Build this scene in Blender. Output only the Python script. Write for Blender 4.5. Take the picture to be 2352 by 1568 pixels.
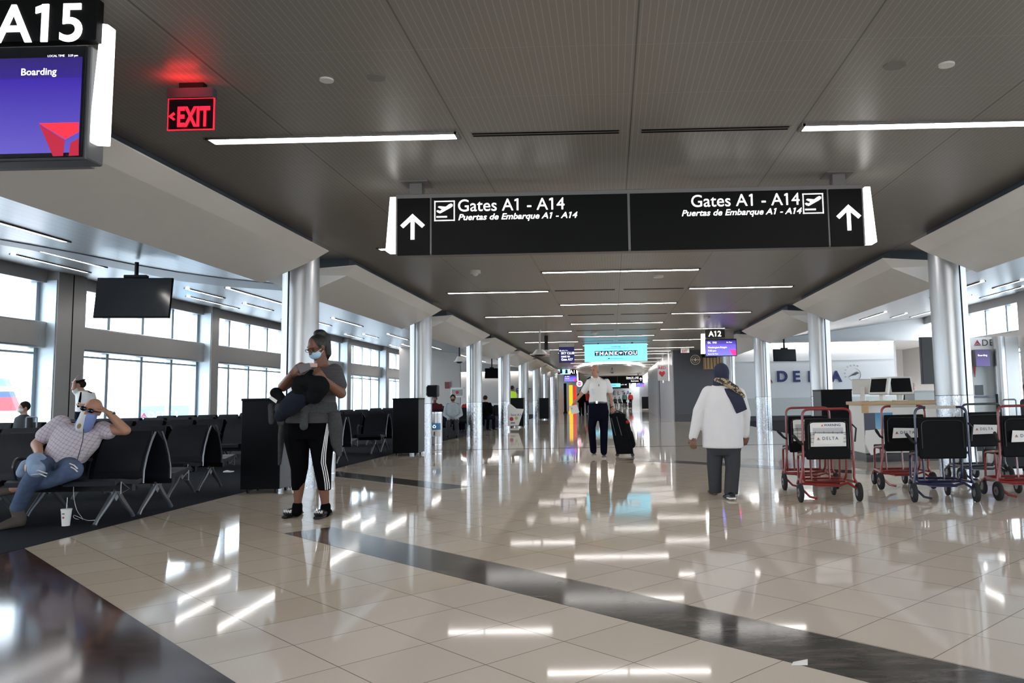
import bpy, bmesh, math, random
from mathutils import Vector, Matrix, Quaternion
from mathutils.bvhtree import BVHTree
random.seed(7)
D = bpy.data
for o in list(D.objects): D.objects.remove(o)
COL = bpy.context.scene.collection
sc = bpy.context.scene
# ------------------------------------------------------------------ camera
W, H = 2352, 1568
EYE, FL, YAW, PITCH, ROLL = 1.12, 1855.7, .0137, .0954, -.0183
PPX, PPY = W/2+200, H/2-46.9
cy, sy, cp, sp = math.cos(YAW), math.sin(YAW), math.cos(PITCH), math.sin(PITCH)
FWD = Vector((-sy*cp, cy*cp, sp)); RT0 = Vector((cy, sy, 0)); UP0 = RT0.cross(FWD)
RT = math.cos(ROLL)*RT0+math.sin(ROLL)*UP0; UP = -math.sin(ROLL)*RT0+math.cos(ROLL)*UP0
CAMP = Vector((0, 0, EYE))
cam = D.objects.new('camera', D.cameras.new('camera')); COL.objects.link(cam)
m = Matrix((RT, UP, -FWD)).transposed().to_4x4(); m.translation = CAMP; cam.matrix_world = m
cam.data.sensor_width = 36; cam.data.lens = FL/W*36
cam.data.shift_x = -200/W; cam.data.shift_y = -46.9/W
cam.data.clip_start = .05; cam.data.clip_end = 2000
sc.camera = cam
# ------------------------------------------------------------------ world, sun, exposure
sc.view_settings.view_transform = 'Standard'; sc.view_settings.look = 'None'
sc.view_settings.exposure = 0.3; sc.view_settings.gamma = 1
try: sc.view_settings.use_curve_mapping = False
except Exception: pass
wd = D.worlds.new('world'); sc.world = wd; wd.use_nodes = True
bg = wd.node_tree.nodes['Background']; bg.inputs[0].default_value = (.88, .945, 1.0, 1); bg.inputs[1].default_value = 6.0
LAMP = 17.0
try:
    sc.cycles.max_bounces = 8; sc.cycles.diffuse_bounces = 4; sc.cycles.glossy_bounces = 4
    sc.cycles.transparent_max_bounces = 12; sc.cycles.sample_clamp_indirect = 6
except Exception: pass

def ray(x, y): return RT*((x-PPX)/FL)+UP*(-(y-PPY)/FL)+FWD
def at(x, y, Y): d = ray(x, y); return CAMP+d*(Y/d.y)
def gnd(x, y, Z=0): d = ray(x, y); return CAMP+d*((Z-EYE)/d.z)
def atx(x, y, X): d = ray(x, y); return CAMP+d*(X/d.x)
# ------------------------------------------------------------------ materials
def mat(name, col, rough=.5, metal=0., emit=0., spec=.5, noise=0., nscale=8., bump=0., coat=0., stretch=None):
    if name in D.materials: return D.materials[name]
    if rough >= .65 and spec == .5: spec = .12
    m = D.materials.new(name); m.use_nodes = True; nt = m.node_tree; b = nt.nodes['Principled BSDF']
    c = (*col, 1)
    b.inputs['Base Color'].default_value = c; b.inputs['Roughness'].default_value = rough
    b.inputs['Metallic'].default_value = metal; b.inputs['Specular IOR Level'].default_value = spec
    if coat: b.inputs['Coat Weight'].default_value = coat; b.inputs['Coat Roughness'].default_value = .05
    if emit: b.inputs['Emission Color'].default_value = c; b.inputs['Emission Strength'].default_value = emit
    tc = nt.nodes.new('ShaderNodeTexCoord'); mp = nt.nodes.new('ShaderNodeMapping'); nz = nt.nodes.new('ShaderNodeTexNoise')
    nz.inputs['Scale'].default_value = nscale; nz.inputs['Detail'].default_value = 4
    nt.links.new(tc.outputs['Object'], mp.inputs[0]); nt.links.new(mp.outputs[0], nz.inputs['Vector'])
    if stretch: mp.inputs['Scale'].default_value = stretch
    if noise:
        r = nt.nodes.new('ShaderNodeMix'); r.data_type = 'RGBA'
        r.inputs[6].default_value = tuple(max(0, v*(1-noise)) for v in col)+(1,)
        r.inputs[7].default_value = tuple(min(1, v*(1+noise)) for v in col)+(1,)
        nt.links.new(nz.outputs['Fac'], r.inputs[0]); nt.links.new(r.outputs[2], b.inputs['Base Color'])
    if bump:
        bp = nt.nodes.new('ShaderNodeBump'); bp.inputs['Strength'].default_value = bump; bp.inputs['Distance'].default_value = .01
        nt.links.new(nz.outputs['Fac'], bp.inputs['Height']); nt.links.new(bp.outputs[0], b.inputs['Normal'])
    return m
def N(nt, t, **k):
    n = nt.nodes.new('ShaderNode'+t)
    for a, v in k.items(): setattr(n, a, v)
    return n
def mth(nt, op, a, b=None, c=None):
    n = N(nt, 'Math', operation=op)
    for i, v in enumerate((a, b, c)):
        if v is None: continue
        if isinstance(v, (int, float)): n.inputs[i].default_value = v
        else: nt.links.new(v, n.inputs[i])
    return n.outputs[0]
def mixc(nt, f, a, b):
    n = N(nt, 'Mix', data_type='RGBA')
    for i, v in ((0, f), (6, a), (7, b)):
        if isinstance(v, (int, float)): n.inputs[i].default_value = v
        elif isinstance(v, tuple): n.inputs[i].default_value = (*v[:3], 1)
        else: nt.links.new(v, n.inputs[i])
    return n.outputs[2]
def glass_mat():
    m = D.materials.new('window_glass'); m.use_nodes = True; nt = m.node_tree; nt.nodes.clear()
    o = N(nt, 'OutputMaterial'); t = N(nt, 'BsdfTransparent'); g = N(nt, 'BsdfGlossy'); mx = N(nt, 'MixShader')
    t.inputs[0].default_value = (.93, .97, 1, 1); g.inputs['Roughness'].default_value = .02
    mx.inputs[0].default_value = .05
    nt.links.new(t.outputs[0], mx.inputs[1]); nt.links.new(g.outputs[0], mx.inputs[2])
    nt.links.new(mx.outputs[0], o.inputs[0]); return m
def tile_mat():
    m = D.materials.new('beige_floor_tile'); m.use_nodes = True; nt = m.node_tree; b = nt.nodes['Principled BSDF']
    tc = N(nt, 'TexCoord'); sx = N(nt, 'SeparateXYZ'); nt.links.new(tc.outputs['Object'], sx.inputs[0])
    P = .632
    a = mth(nt, 'ADD', sx.outputs[0], sx.outputs[1]); c = mth(nt, 'SUBTRACT', sx.outputs[0], sx.outputs[1])
    ua = mth(nt, 'DIVIDE', mth(nt, 'ADD', a, 100*P-3.0), P); ub = mth(nt, 'DIVIDE', mth(nt, 'ADD', c, 200*P+4.75), P)
    fa = mth(nt, 'FRACT', ua); fb = mth(nt, 'FRACT', ub)
    def edge(f): return mth(nt, 'LESS_THAN', mth(nt, 'MINIMUM', f, mth(nt, 'SUBTRACT', 1, f)), .0055)
    line = mth(nt, 'MAXIMUM', edge(fa), edge(fb))
    cell = N(nt, 'CombineXYZ'); nt.links.new(mth(nt, 'FLOOR', ua), cell.inputs[0]); nt.links.new(mth(nt, 'FLOOR', ub), cell.inputs[1])
    wn = N(nt, 'TexWhiteNoise'); nt.links.new(cell.outputs[0], wn.inputs[0])
    nz = N(nt, 'TexNoise'); nz.inputs['Scale'].default_value = 120; nz.inputs['Detail'].default_value = 3
    nt.links.new(tc.outputs['Object'], nz.inputs['Vector'])
    f = mth(nt, 'ADD', mth(nt, 'MULTIPLY', wn.outputs[0], .55), mth(nt, 'MULTIPLY', nz.outputs['Fac'], .45))
    base = mixc(nt, f, (.585, .515, .44), (.68, .605, .525))
    # zone of warmer tiles towards the left side, as laid
    warm = mth(nt, 'GREATER_THAN', mth(nt, 'ADD', mth(nt, 'MULTIPLY', c, -1), 0), 6.01)
    base = mixc(nt, mth(nt, 'MULTIPLY', warm, .8), base, mixc(nt, f, (.56, .465, .36), (.63, .54, .435)))
    col = mixc(nt, mth(nt, 'MULTIPLY', line, .8), base, (.13, .10, .08))
    nt.links.new(col, b.inputs['Base Color'])
    rn = N(nt, 'TexNoise'); rn.inputs['Scale'].default_value = .9; nt.links.new(tc.outputs['Object'], rn.inputs['Vector'])
    nt.links.new(mth(nt, 'ADD', .035, mth(nt, 'MULTIPLY', rn.outputs['Fac'], .03)), b.inputs['Roughness'])
    b.inputs['Specular IOR Level'].default_value = .18
    # very gentle waviness of the polished stone, one tilt per tile
    bn = N(nt, 'TexNoise'); bn.inputs['Scale'].default_value = 2.2; bn.inputs['Detail'].default_value = 1
    nt.links.new(tc.outputs['Object'], bn.inputs['Vector'])
    bp = N(nt, 'Bump'); bp.inputs['Strength'].default_value = .015; bp.inputs['Distance'].default_value = .01
    nt.links.new(bn.outputs['Fac'], bp.inputs['Height']); nt.links.new(bp.outputs[0], b.inputs['Normal'])
    return m
def marble_mat(name, c1, c2, c3):
    m = D.materials.new(name); m.use_nodes = True; nt = m.node_tree; b = nt.nodes['Principled BSDF']
    tc = N(nt, 'TexCoord'); mp = N(nt, 'Mapping'); mp.inputs['Scale'].default_value = (1.2, 5, 1); mp.inputs['Rotation'].default_value = (0, 0, .35)
    nt.links.new(tc.outputs['Object'], mp.inputs[0])
    n1 = N(nt, 'TexNoise'); n1.inputs['Scale'].default_value = 2.2; n1.inputs['Detail'].default_value = 9; n1.inputs['Roughness'].default_value = .7
    n1.inputs['Distortion'].default_value = .8
    nt.links.new(mp.outputs[0], n1.inputs['Vector'])
    r = N(nt, 'ValToRGB'); nt.links.new(n1.outputs['Fac'], r.inputs[0])
    e = r.color_ramp.elements; e[0].position = .35; e[0].color = (*c1, 1); e[1].position = .68; e[1].color = (*c3, 1)
    k = e.new(.52); k.color = (*c2, 1)
    nt.links.new(r.outputs[0], b.inputs['Base Color']); b.inputs['Roughness'].default_value = .09; b.inputs['Specular IOR Level'].default_value = .25
    return m
def plank_mat():   # perforated metal ceiling planks with fine lines along the hall
    m = D.materials.new('perforated_ceiling_metal'); m.use_nodes = True; nt = m.node_tree; b = nt.nodes['Principled BSDF']
    tc = N(nt, 'TexCoord'); sx = N(nt, 'SeparateXYZ'); nt.links.new(tc.outputs['Object'], sx.inputs[0])
    x = mth(nt, 'SUBTRACT', sx.outputs[0], .19); y = sx.outputs[1]
    def ln(v, p, off, w):
        f = mth(nt, 'FRACT', mth(nt, 'ADD', mth(nt, 'DIVIDE', v, p), 100+off)); return mth(nt, 'LESS_THAN', mth(nt, 'ABSOLUTE', mth(nt, 'SUBTRACT', f, .5)), w/p/2)
    fine = ln(x, .0425, 0, .005); pan = ln(x, 1.34, .5, .011); cross = ln(mth(nt, 'SUBTRACT', y, 4.695), .79, .5, .007)
    col = mixc(nt, mth(nt, 'MULTIPLY', fine, .5), (.265, .248, .226), (.48, .455, .42))
    col = mixc(nt, mth(nt, 'MULTIPLY', cross, .35), col, (.45, .43, .40))
    col = mixc(nt, mth(nt, 'MULTIPLY', pan, .75), col, (.05, .05, .045))
    nt.links.new(col, b.inputs['Base Color']); b.inputs['Roughness'].default_value = .36; b.inputs['Metallic'].default_value = .2
    return m
def side_ceiling_mat():
    m = D.materials.new('grey_side_ceiling_planks'); m.use_nodes = True; nt = m.node_tree; b = nt.nodes['Principled BSDF']
    tc = N(nt, 'TexCoord'); sx = N(nt, 'SeparateXYZ'); nt.links.new(tc.outputs['Object'], sx.inputs[0])
    f = mth(nt, 'FRACT', mth(nt, 'DIVIDE', mth(nt, 'ADD', sx.outputs[0], 100), .3))
    l = mth(nt, 'LESS_THAN', f, .05)
    nt.links.new(mixc(nt, l, (.34, .345, .35), (.16, .165, .17)), b.inputs['Base Color'])
    b.inputs['Roughness'].default_value = .3; b.inputs['Metallic'].default_value = .45
    return m
def steel_mat(name, col, rough, swirl):
    m = D.materials.new(name); m.use_nodes = True; nt = m.node_tree; b = nt.nodes['Principled BSDF']
    b.inputs['Base Color'].default_value = (*col, 1); b.inputs['Metallic'].default_value = .92
    tc = N(nt, 'TexCoord'); mp = N(nt, 'Mapping'); nt.links.new(tc.outputs['Object'], mp.inputs[0])
    nz = N(nt, 'TexNoise'); nt.links.new(mp.outputs[0], nz.inputs['Vector'])
    if swirl: mp.inputs['Scale'].default_value = (14, 14, 3); mp.inputs['Rotation'].default_value = (.5, .4, 0); nz.inputs['Scale'].default_value = 2.2; nz.inputs['Distortion'].default_value = 2.5
    else: mp.inputs['Scale'].default_value = (90, 90, 1.2); nz.inputs['Scale'].default_value = 2
    nt.links.new(mth(nt, 'ADD', rough, mth(nt, 'MULTIPLY', mth(nt, 'SUBTRACT', nz.outputs['Fac'], .5), .35 if swirl else .12)), b.inputs['Roughness'])
    if swirl:
        bp = N(nt, 'Bump'); bp.inputs['Strength'].default_value = .35; bp.inputs['Distance'].default_value = .01
        nt.links.new(nz.outputs['Fac'], bp.inputs['Height']); nt.links.new(bp.outputs[0], b.inputs['Normal'])
    return m
def stripe_mat(name, c1, c2, period, width, axis=2, rough=.85, wob=.006):
    m = D.materials.new(name); m.use_nodes = True; nt = m.node_tree; b = nt.nodes['Principled BSDF']
    tc = N(nt, 'TexCoord'); nz = N(nt, 'TexNoise'); nz.inputs['Scale'].default_value = 9; nt.links.new(tc.outputs['Object'], nz.inputs['Vector'])
    sx = N(nt, 'SeparateXYZ'); nt.links.new(tc.outputs['Object'], sx.inputs[0])
    v = mth(nt, 'ADD', sx.outputs[axis], mth(nt, 'MULTIPLY', nz.outputs['Fac'], wob))
    f = mth(nt, 'LESS_THAN', mth(nt, 'FRACT', mth(nt, 'DIVIDE', mth(nt, 'ADD', v, 50), period)), width)
    nt.links.new(mixc(nt, f, c1, c2), b.inputs['Base Color']); b.inputs['Roughness'].default_value = rough
    return m
def plaid_mat(name, c1, c2, p=.055):
    m = D.materials.new(name); m.use_nodes = True; nt = m.node_tree; b = nt.nodes['Principled BSDF']
    tc = N(nt, 'TexCoord'); mp = N(nt, 'Mapping'); mp.inputs['Rotation'].default_value = (0, -.45, 0); nt.links.new(tc.outputs['Object'], mp.inputs[0])
    nz = N(nt, 'TexNoise'); nz.inputs['Scale'].default_value = 14; nt.links.new(tc.outputs['Object'], nz.inputs['Vector'])
    sx = N(nt, 'SeparateXYZ'); nt.links.new(mp.outputs[0], sx.inputs[0]); fs = []
    for i in (0, 2):
        v = mth(nt, 'ADD', sx.outputs[i], mth(nt, 'MULTIPLY', nz.outputs['Fac'], .02))
        fs.append(mth(nt, 'LESS_THAN', mth(nt, 'FRACT', mth(nt, 'DIVIDE', mth(nt, 'ADD', v, 50), p)), .22))
    f = mth(nt, 'MULTIPLY', mth(nt, 'ADD', fs[0], fs[1]), .5)
    nt.links.new(mixc(nt, f, c1, c2), b.inputs['Base Color']); b.inputs['Roughness'].default_value = .85
    return m
def grad_emit(name, c1, c2, strength, axis=2, lo=0, hi=1):
    m = D.materials.new(name); m.use_nodes = True; nt = m.node_tree; b = nt.nodes['Principled BSDF']
    tc = N(nt, 'TexCoord'); sx = N(nt, 'SeparateXYZ'); nt.links.new(tc.outputs['Generated'], sx.inputs[0])
    c = mixc(nt, sx.outputs[axis], c1, c2)
    nt.links.new(c, b.inputs['Emission Color']); b.inputs['Base Color'].default_value = (.01, .01, .02, 1)
    b.inputs['Emission Strength'].default_value = strength; b.inputs['Roughness'].default_value = .3
    return m
M = {}
M['tile'] = tile_mat(); M['glass'] = glass_mat(); M['planks'] = plank_mat(); M['sideceil'] = side_ceiling_mat()
M['darkstone'] = marble_mat('dark_grey_stone', (.04, .04, .038), (.085, .082, .076), (.17, .13, .12))
M['brownstone'] = marble_mat('brown_marble', (.03, .022, .018), (.07, .04, .033), (.12, .07, .055))
M['carpet'] = mat('dark_navy_carpet', (.012, .014, .020), .95, noise=.5, nscale=60, bump=.3)
M['steel'] = steel_mat('brushed_steel_cladding', (.50, .495, .49), .36, False)
M['swirl'] = steel_mat('swirl_polished_steel', (.50, .51, .53), .27, True)
M['canopy'] = mat('satin_white_canopy_metal', (.80, .775, .735), .34, .0, noise=.04, nscale=3)
M['fascia'] = mat('blue_grey_slatted_fascia', (.055, .065, .08), .5, noise=.15, nscale=30, stretch=(30, 30, 1))
M['pier'] = mat('satin_aluminium_panel', (.40, .385, .37), .35, .6, noise=.05, nscale=4)
M['reveal'] = mat('sky_tinted_aluminium_reveal', (.55, .63, .68), .4, .3)  # aluminium, with the light blue of the reflected sky put into its colour
M['mullion'] = mat('sky_tinted_window_frame', (.36, .43, .50), .35, .5)  # blue sky reflection on the aluminium frames is painted into the base colour
M['seam'] = mat('black_joint', (.01, .01, .01), .7)
M['white_wall'] = mat('white_painted_wall', (.78, .79, .80), .5, noise=.02)
M['cream_wall'] = mat('warm_white_wall', (.44, .41, .385), .55, noise=.03)
M['greyp'] = mat('grey_wall_tile', (.60, .62, .60), .4, noise=.05)
M['darkwall'] = mat('charcoal_blue_wall', (.075, .08, .095), .45, noise=.08, nscale=3)
M['corrwall'] = mat('grey_corridor_wall', (.30, .31, .33), .35, .2, noise=.05)
M['black'] = mat('black_laminate', (.004, .004, .005), .35, spec=.12)
M['blackgrey'] = mat('dark_grey_laminate', (.06, .06, .065), .4)
M['blackplastic'] = mat('black_plastic', (.008, .008, .009), .4, spec=.25)
M['rubber'] = mat('grey_rubber', (.03, .03, .032), .7, noise=.2, nscale=30)
M['leather'] = mat('black_vinyl_upholstery', (.009, .010, .014), .45, spec=.18, noise=.2, nscale=30, bump=.1)
M['seatmetal'] = mat('grey_cast_aluminium', (.22, .23, .25), .4, .7)
M['chrome'] = mat('chrome', (.7, .7, .72), .15, 1.)
M['lamp'] = mat('linear_lamp_diffuser', (1, .96, .93), .5, emit=LAMP)
M['lampdim'] = mat('sign_edge_light', (1, 1, .97), .5, emit=2.2)
M['letter'] = mat('lit_white_lettering', (1, 1, .97), .5, emit=1.6)
M['signblack'] = mat('black_sign_face', (.006, .006, .006), .5, spec=.1)
M['signframe'] = mat('grey_sign_housing', (.21, .195, .185), .45, .3)
M['red'] = mat('red_painted_tube', (.20, .009, .008), .3, coat=.4)
M['blue'] = mat('dark_blue_painted_tube', (.006, .008, .05), .3, coat=.4)
M['darktube'] = mat('dark_navy_tube', (.012, .015, .025), .3, coat=.4)
M['paper'] = mat('white_paper', (.80, .78, .74), .7)
M['navyletter'] = mat('navy_lettering', (.015, .03, .14), .4)
M['redletter'] = mat('red_lettering', (.45, .02, .03), .4)
M['darkred'] = mat('deep_red_lettering', (.20, .01, .03), .4)
M['wood'] = mat('light_oak', (.50, .33, .17), .4, noise=.2, nscale=6, stretch=(1, 8, 8))
M['whiteplastic'] = mat('white_plastic', (.72, .70, .66), .4)
M['exitred'] = mat('lit_red_exit_letters', (1, .012, .035), .5, emit=1.35)
M['concrete'] = mat('pale_concrete_apron', (.62, .63, .64), .9)
M['black_vent'] = mat('black_vent_slot', (.004, .004, .004), .9)
# ------------------------------------------------------------------ objects helpers
def tag(o, label=None, cat=None, group=None, kind=None):
    if label: o['label'] = label
    if cat: o['category'] = cat
    if group: o['group'] = group
    if kind: o['kind'] = kind
    return o
def empty(name, loc=(0, 0, 0), label=None, cat=None, group=None, rz=0):
    o = D.objects.new(name, None); COL.objects.link(o); o.location = loc; o.rotation_euler = (0, 0, rz); o.empty_display_size = .1
    return tag(o, label, cat, group)
class MB:
    def __init__(s): s.bm = bmesh.new()
    def face(s, pts):
        try: return s.bm.faces.new([s.bm.verts.new(Vector(p)) for p in pts])
        except Exception: return None
    def b(s, x0, x1, y0, y1, z0, z1, mtx=None):
        c = [Vector(p) for p in ((x0, y0, z0), (x1, y0, z0), (x1, y1, z0), (x0, y1, z0), (x0, y0, z1), (x1, y0, z1), (x1, y1, z1), (x0, y1, z1))]
        if mtx: c = [mtx @ p for p in c]
        v = [s.bm.verts.new(p) for p in c]
        for f in ((0, 3, 2, 1), (4, 5, 6, 7), (0, 1, 5, 4), (1, 2, 6, 5), (2, 3, 7, 6), (3, 0, 4, 7)): s.bm.faces.new([v[i] for i in f])
        return s
    def rings(s, rings, cap=True):
        R = [[s.bm.verts.new(p) for p in r] for r in rings]; n = len(R[0])
        for a, b in zip(R, R[1:]):
            for i in range(n): s.bm.faces.new((a[i], a[(i+1) % n], b[(i+1) % n], b[i]))
        if cap: s.bm.faces.new(R[0][::-1]); s.bm.faces.new(R[-1])
        return s
    def tube(s, pts, r, seg=8, flat=1., cap=True):
        pts = [Vector(p) for p in pts]; rs = r if isinstance(r, (list, tuple)) else [r]*len(pts)
        rings = []; nrm = None
        for i, p in enumerate(pts):
            t = (pts[min(i+1, len(pts)-1)]-pts[max(i-1, 0)]).normalized()
            if nrm is None: nrm = t.orthogonal().normalized() if abs(t.z) > .9 else t.cross(Vector((0, 0, 1))).normalized()
            nrm = (nrm-t*nrm.dot(t)).normalized(); bi = t.cross(nrm)
            rings.append([p+nrm*math.cos(a)*rs[i]+bi*math.sin(a)*rs[i]*flat for a in [2*math.pi*k/seg for k in range(seg)]])
        return s.rings(rings, cap)
    def cyl(s, p0, p1, r0, r1=None, seg=20): return s.tube([p0, p1], [r0, r0 if r1 is None else r1], seg)
    def arc(s, pts, r, rad=.05, seg=8, n=5):   # polyline with rounded corners
        pts = [Vector(p) for p in pts]; out = [pts[0]]
        for i in range(1, len(pts)-1):
            a, b, c = pts[i-1], pts[i], pts[i+1]; d1 = (a-b); d2 = (c-b); k = min(rad, d1.length*.45, d2.length*.45)
            p, q = b+d1.normalized()*k, b+d2.normalized()*k
            for j in range(n+1): t = j/n; out.append(p*(1-t)**2+b*2*t*(1-t)+q*t*t)
        out.append(pts[-1]); return s.tube(out, r, seg)
    def prism(s, poly, axis, d0, d1):
        def P(u, v, w): return {'y': (u, w, v), 'x': (w, u, v), 'z': (u, v, w)}[axis]
        return s.rings([[Vector(P(u, v, d0)) for u, v in poly], [Vector(P(u, v, d1)) for u, v in poly]])
    def ell(s, c, r, q=None, seg=20, rg=12):
        if isinstance(r, (int, float)): r = (r, r, r)
        mt = Matrix.Translation(Vector(c)) @ (q.to_matrix().to_4x4() if q else Matrix()) @ Matrix.Diagonal((*r, 1))
        bmesh.ops.create_uvsphere(s.bm, u_segments=seg, v_segments=rg, radius=1, matrix=mt); return s
    def cap(s, p0, p1, r0, r1=None, seg=14):   # tapered capsule
        p0, p1 = Vector(p0), Vector(p1); r1 = r0 if r1 is None else r1
        if (p1-p0).length < 1e-5: return s.ell(p0, r0)
        t = (p1-p0).normalized(); rings = []; n = t.orthogonal().normalized(); b = t.cross(n)
        ks = [(-1+.04)]; 
        for k in range(1, 6): a = math.pi/2*(1-k/5); rings.append((p0-t*r0*math.sin(a), max(r0*math.cos(a), r0*.02)))
        L = (p1-p0).length; rings = rings; rings.append((p0+t*L*.5, (r0+r1)/2))
        for k in range(0, 5): a = math.pi/2*(k/5); rings.append((p1+t*r1*math.sin(a), r1*math.cos(a)))
        rings.insert(0, (p0-t*r0*.995, r0*.1)); rings.append((p1+t*r1*.995, r1*.1))
        return s.rings([[c+(n*math.cos(x)+b*math.sin(x))*r for x in [2*math.pi*i/seg for i in range(seg)]] for c, r in rings])
    def loft(s, secs, seg=24):   # secs: (center, lateral vec, depth vec)
        R = []
        for c, a, b in secs: R.append([Vector(c)+Vector(a)*math.cos(x)+Vector(b)*math.sin(x) for x in [2*math.pi*i/seg for i in range(seg)]])
        return s.rings(R)
    def build(s, name, m, parent=None, smooth=False, bevel=0., shift=None, angle=.7):
        bmesh.ops.recalc_face_normals(s.bm, faces=s.bm.faces)
        me = D.meshes.new(name)
        if parent is not None and shift is None:
            shift = parent.matrix_basis.inverted() if parent.parent is None else (parent.parent.matrix_basis @ parent.matrix_basis).inverted()
        if shift: s.bm.transform(shift)
        if smooth:
            for f in s.bm.faces: f.smooth = True
            for e in s.bm.edges:
                if len(e.link_faces) == 2 and e.calc_face_angle(0) > angle: e.smooth = False
        s.bm.to_mesh(me); s.bm.free()
        o = D.objects.new(name, me); COL.objects.link(o)
        me.materials.append(M[m] if isinstance(m, str) else m)
        if parent is not None: o.parent = parent
        if bevel:
            md = o.modifiers.new('bevel', 'BEVEL'); md.width = bevel; md.segments = 2; md.limit_method = 'ANGLE'
        return o
def evalmesh(o):
    dg = bpy.context.evaluated_depsgraph_get(); ev = o.evaluated_get(dg)
    me = D.meshes.new_from_object(ev); o.modifiers.clear(); o.data = me; return o
def remesh(o, vox, it=4, fac=.6):
    r = o.modifiers.new('r', 'REMESH'); r.mode = 'VOXEL'; r.voxel_size = vox; r.use_smooth_shade = True
    if it: sm = o.modifiers.new('s', 'SMOOTH'); sm.factor = fac; sm.iterations = it
    evalmesh(o)
    for p in o.data.polygons: p.use_smooth = True
    return o
def text(s, size, p, right, up, m, name='lettering', parent=None, align='LEFT', depth=.004, space=1., bold=0., shear=0., xs=1., flag=None):
    if flag is None: flag = m == 'letter'
    cu = D.curves.new('t', 'FONT'); cu.body = s; cu.size = size; cu.align_x = align; cu.extrude = depth; cu.space_character = space
    cu.offset = bold*size; cu.shear = shear; cu.resolution_u = 6 if size > .1 else 3
    t = D.objects.new('t', cu); COL.objects.link(t)
    bpy.context.view_layer.update()
    me = D.meshes.new_from_object(t.evaluated_get(bpy.context.evaluated_depsgraph_get()))
    if flag and '1' in s:      # give every figure 1 its slanting flag, as on the signs
        cu.align_x = 'LEFT'; cu.shear = 0
        def width(q):
            cu.body = q; bpy.context.view_layer.update(); m_ = D.meshes.new_from_object(t.evaluated_get(bpy.context.evaluated_depsgraph_get()))
            v = [v.co.x for v in m_.vertices]; h = max(v.co.y for v in m_.vertices); D.meshes.remove(m_); return min(v), max(v), h
        full = width(s); one = width('1'); bw = one[1]-one[0]; top = one[2]; off = {'LEFT': 0, 'RIGHT': -full[1], 'CENTER': -(full[0]+full[1])/2}[align]
        bmf = bmesh.new(); bmf.from_mesh(me)
        for i, ch in enumerate(s):
            if ch != '1': continue
            xr = width(s[:i+1])[1]+off; xl = xr-bw*.7; f = size*.155
            P4 = [(xl, top), (xl-f, top-size*.055), (xl-f, top-size*.055-bw*.95), (xl, top-size*.02-bw*.9)]
            vs = [[bmf.verts.new((a+shear*b_, b_, z_)) for a, b_ in P4] for z_ in (-depth*.98, depth*.98)]
            bmf.faces.new(vs[0][::-1]); bmf.faces.new(vs[1])
            for k_ in range(4): bmf.faces.new((vs[0][k_], vs[0][(k_+1) % 4], vs[1][(k_+1) % 4], vs[1][k_]))
        bmf.to_mesh(me); bmf.free()
    D.objects.remove(t); D.curves.remove(cu)
    right = Vector(right).normalized(); up = Vector(up).normalized(); n = right.cross(up)
    mt = Matrix((right*xs, up, n)).transposed().to_4x4(); mt.translation = Vector(p)
    if parent is not None: 
        pm = parent.matrix_basis if parent.parent is None else parent.parent.matrix_basis @ parent.matrix_basis
        mt = pm.inverted() @ mt
    me.transform(mt); me.materials.clear(); me.materials.append(M[m] if isinstance(m, str) else m)
    o = D.objects.new(name, me); COL.objects.link(o)
    if parent is not None: o.parent = parent
    return o
def copy_tree(o, parent=None):
    c = o.copy(); COL.objects.link(c)
    if parent is not None: c.parent = parent; c.matrix_parent_inverse = o.matrix_parent_inverse.copy()
    for ch in list(o.children): copy_tree(ch, c)
    return c
X, Yv, Z = Vector((1, 0, 0)), Vector((0, 1, 0)), Vector((0, 0, 1))
exec_parts = []
# ================================================================== THE SETTING
CX, ZC = .19, 3.24
COLY_L = [11.0+7.07*k for k in range(-2, 8)]; COLY_R = [11.3+7.07*k for k in range(-2, 4)]
def struct(name, mb, m, **k): return tag(mb.build(name, m, **k), kind='structure')
struct('floor', MB().b(-14.2, 14.2, -9, 150, -.3, 0), 'tile')
struct('floor_carpet_left', MB().b(-13.9, -4.77, -9, 62.5, 0, .004), 'carpet')
struct('floor_carpet_right', MB().prism([(5.15, 15.6), (13.9, 15.6), (13.9, 36.0), (5.15, 36.0)], 'z', 0, .004), 'carpet')
def band(name, a0, a1, b0, b1, m, z=.0015):   # strip between x+y=a0..a1 and x-y=b0..b1
    p = lambda a, b: ((a+b)/2, (a-b)/2)
    return struct(name, MB().prism([p(a0, b0), p(a1, b0), p(a1, b1), p(a0, b1)], 'z', 0, z), m)
band('trim_1', 4.26, 4.88, -10.02, 3.0, 'darkstone')
struct('trim_2', MB().prism([(-4.77, 13.64), (-1.86, 10.73), (-2.17, 10.42), (-4.77, 13.02)], 'z', 0, .0015), 'darkstone')
struct('trim_3', MB().prism([(.15, 14.9), (.45, 15.15), (4.2, 11.4), (3.6, 11.4)], 'z', 0, .0015), 'darkstone')
struct('trim_4', MB().b(-4.3, 5.1, 18.68, 18.76, 0, .0015), 'seam')
struct('trim_5', MB().prism([(-4.5, 27.0), (-2.9, 25.6), (-3.0, 25.4), (-4.5, 26.6)], 'z', 0, .0015), 'darkstone')
struct('trim_6', MB().b(-4.3, 2.7, 37.2, 37.8, 0, .0015), 'brownstone')
struct('floor_brown', MB().prism([(-4.77, 6.6), (1.6, .23), (1.6, -9), (-4.77, -9)], 'z', 0, .0015), 'brownstone')
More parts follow.
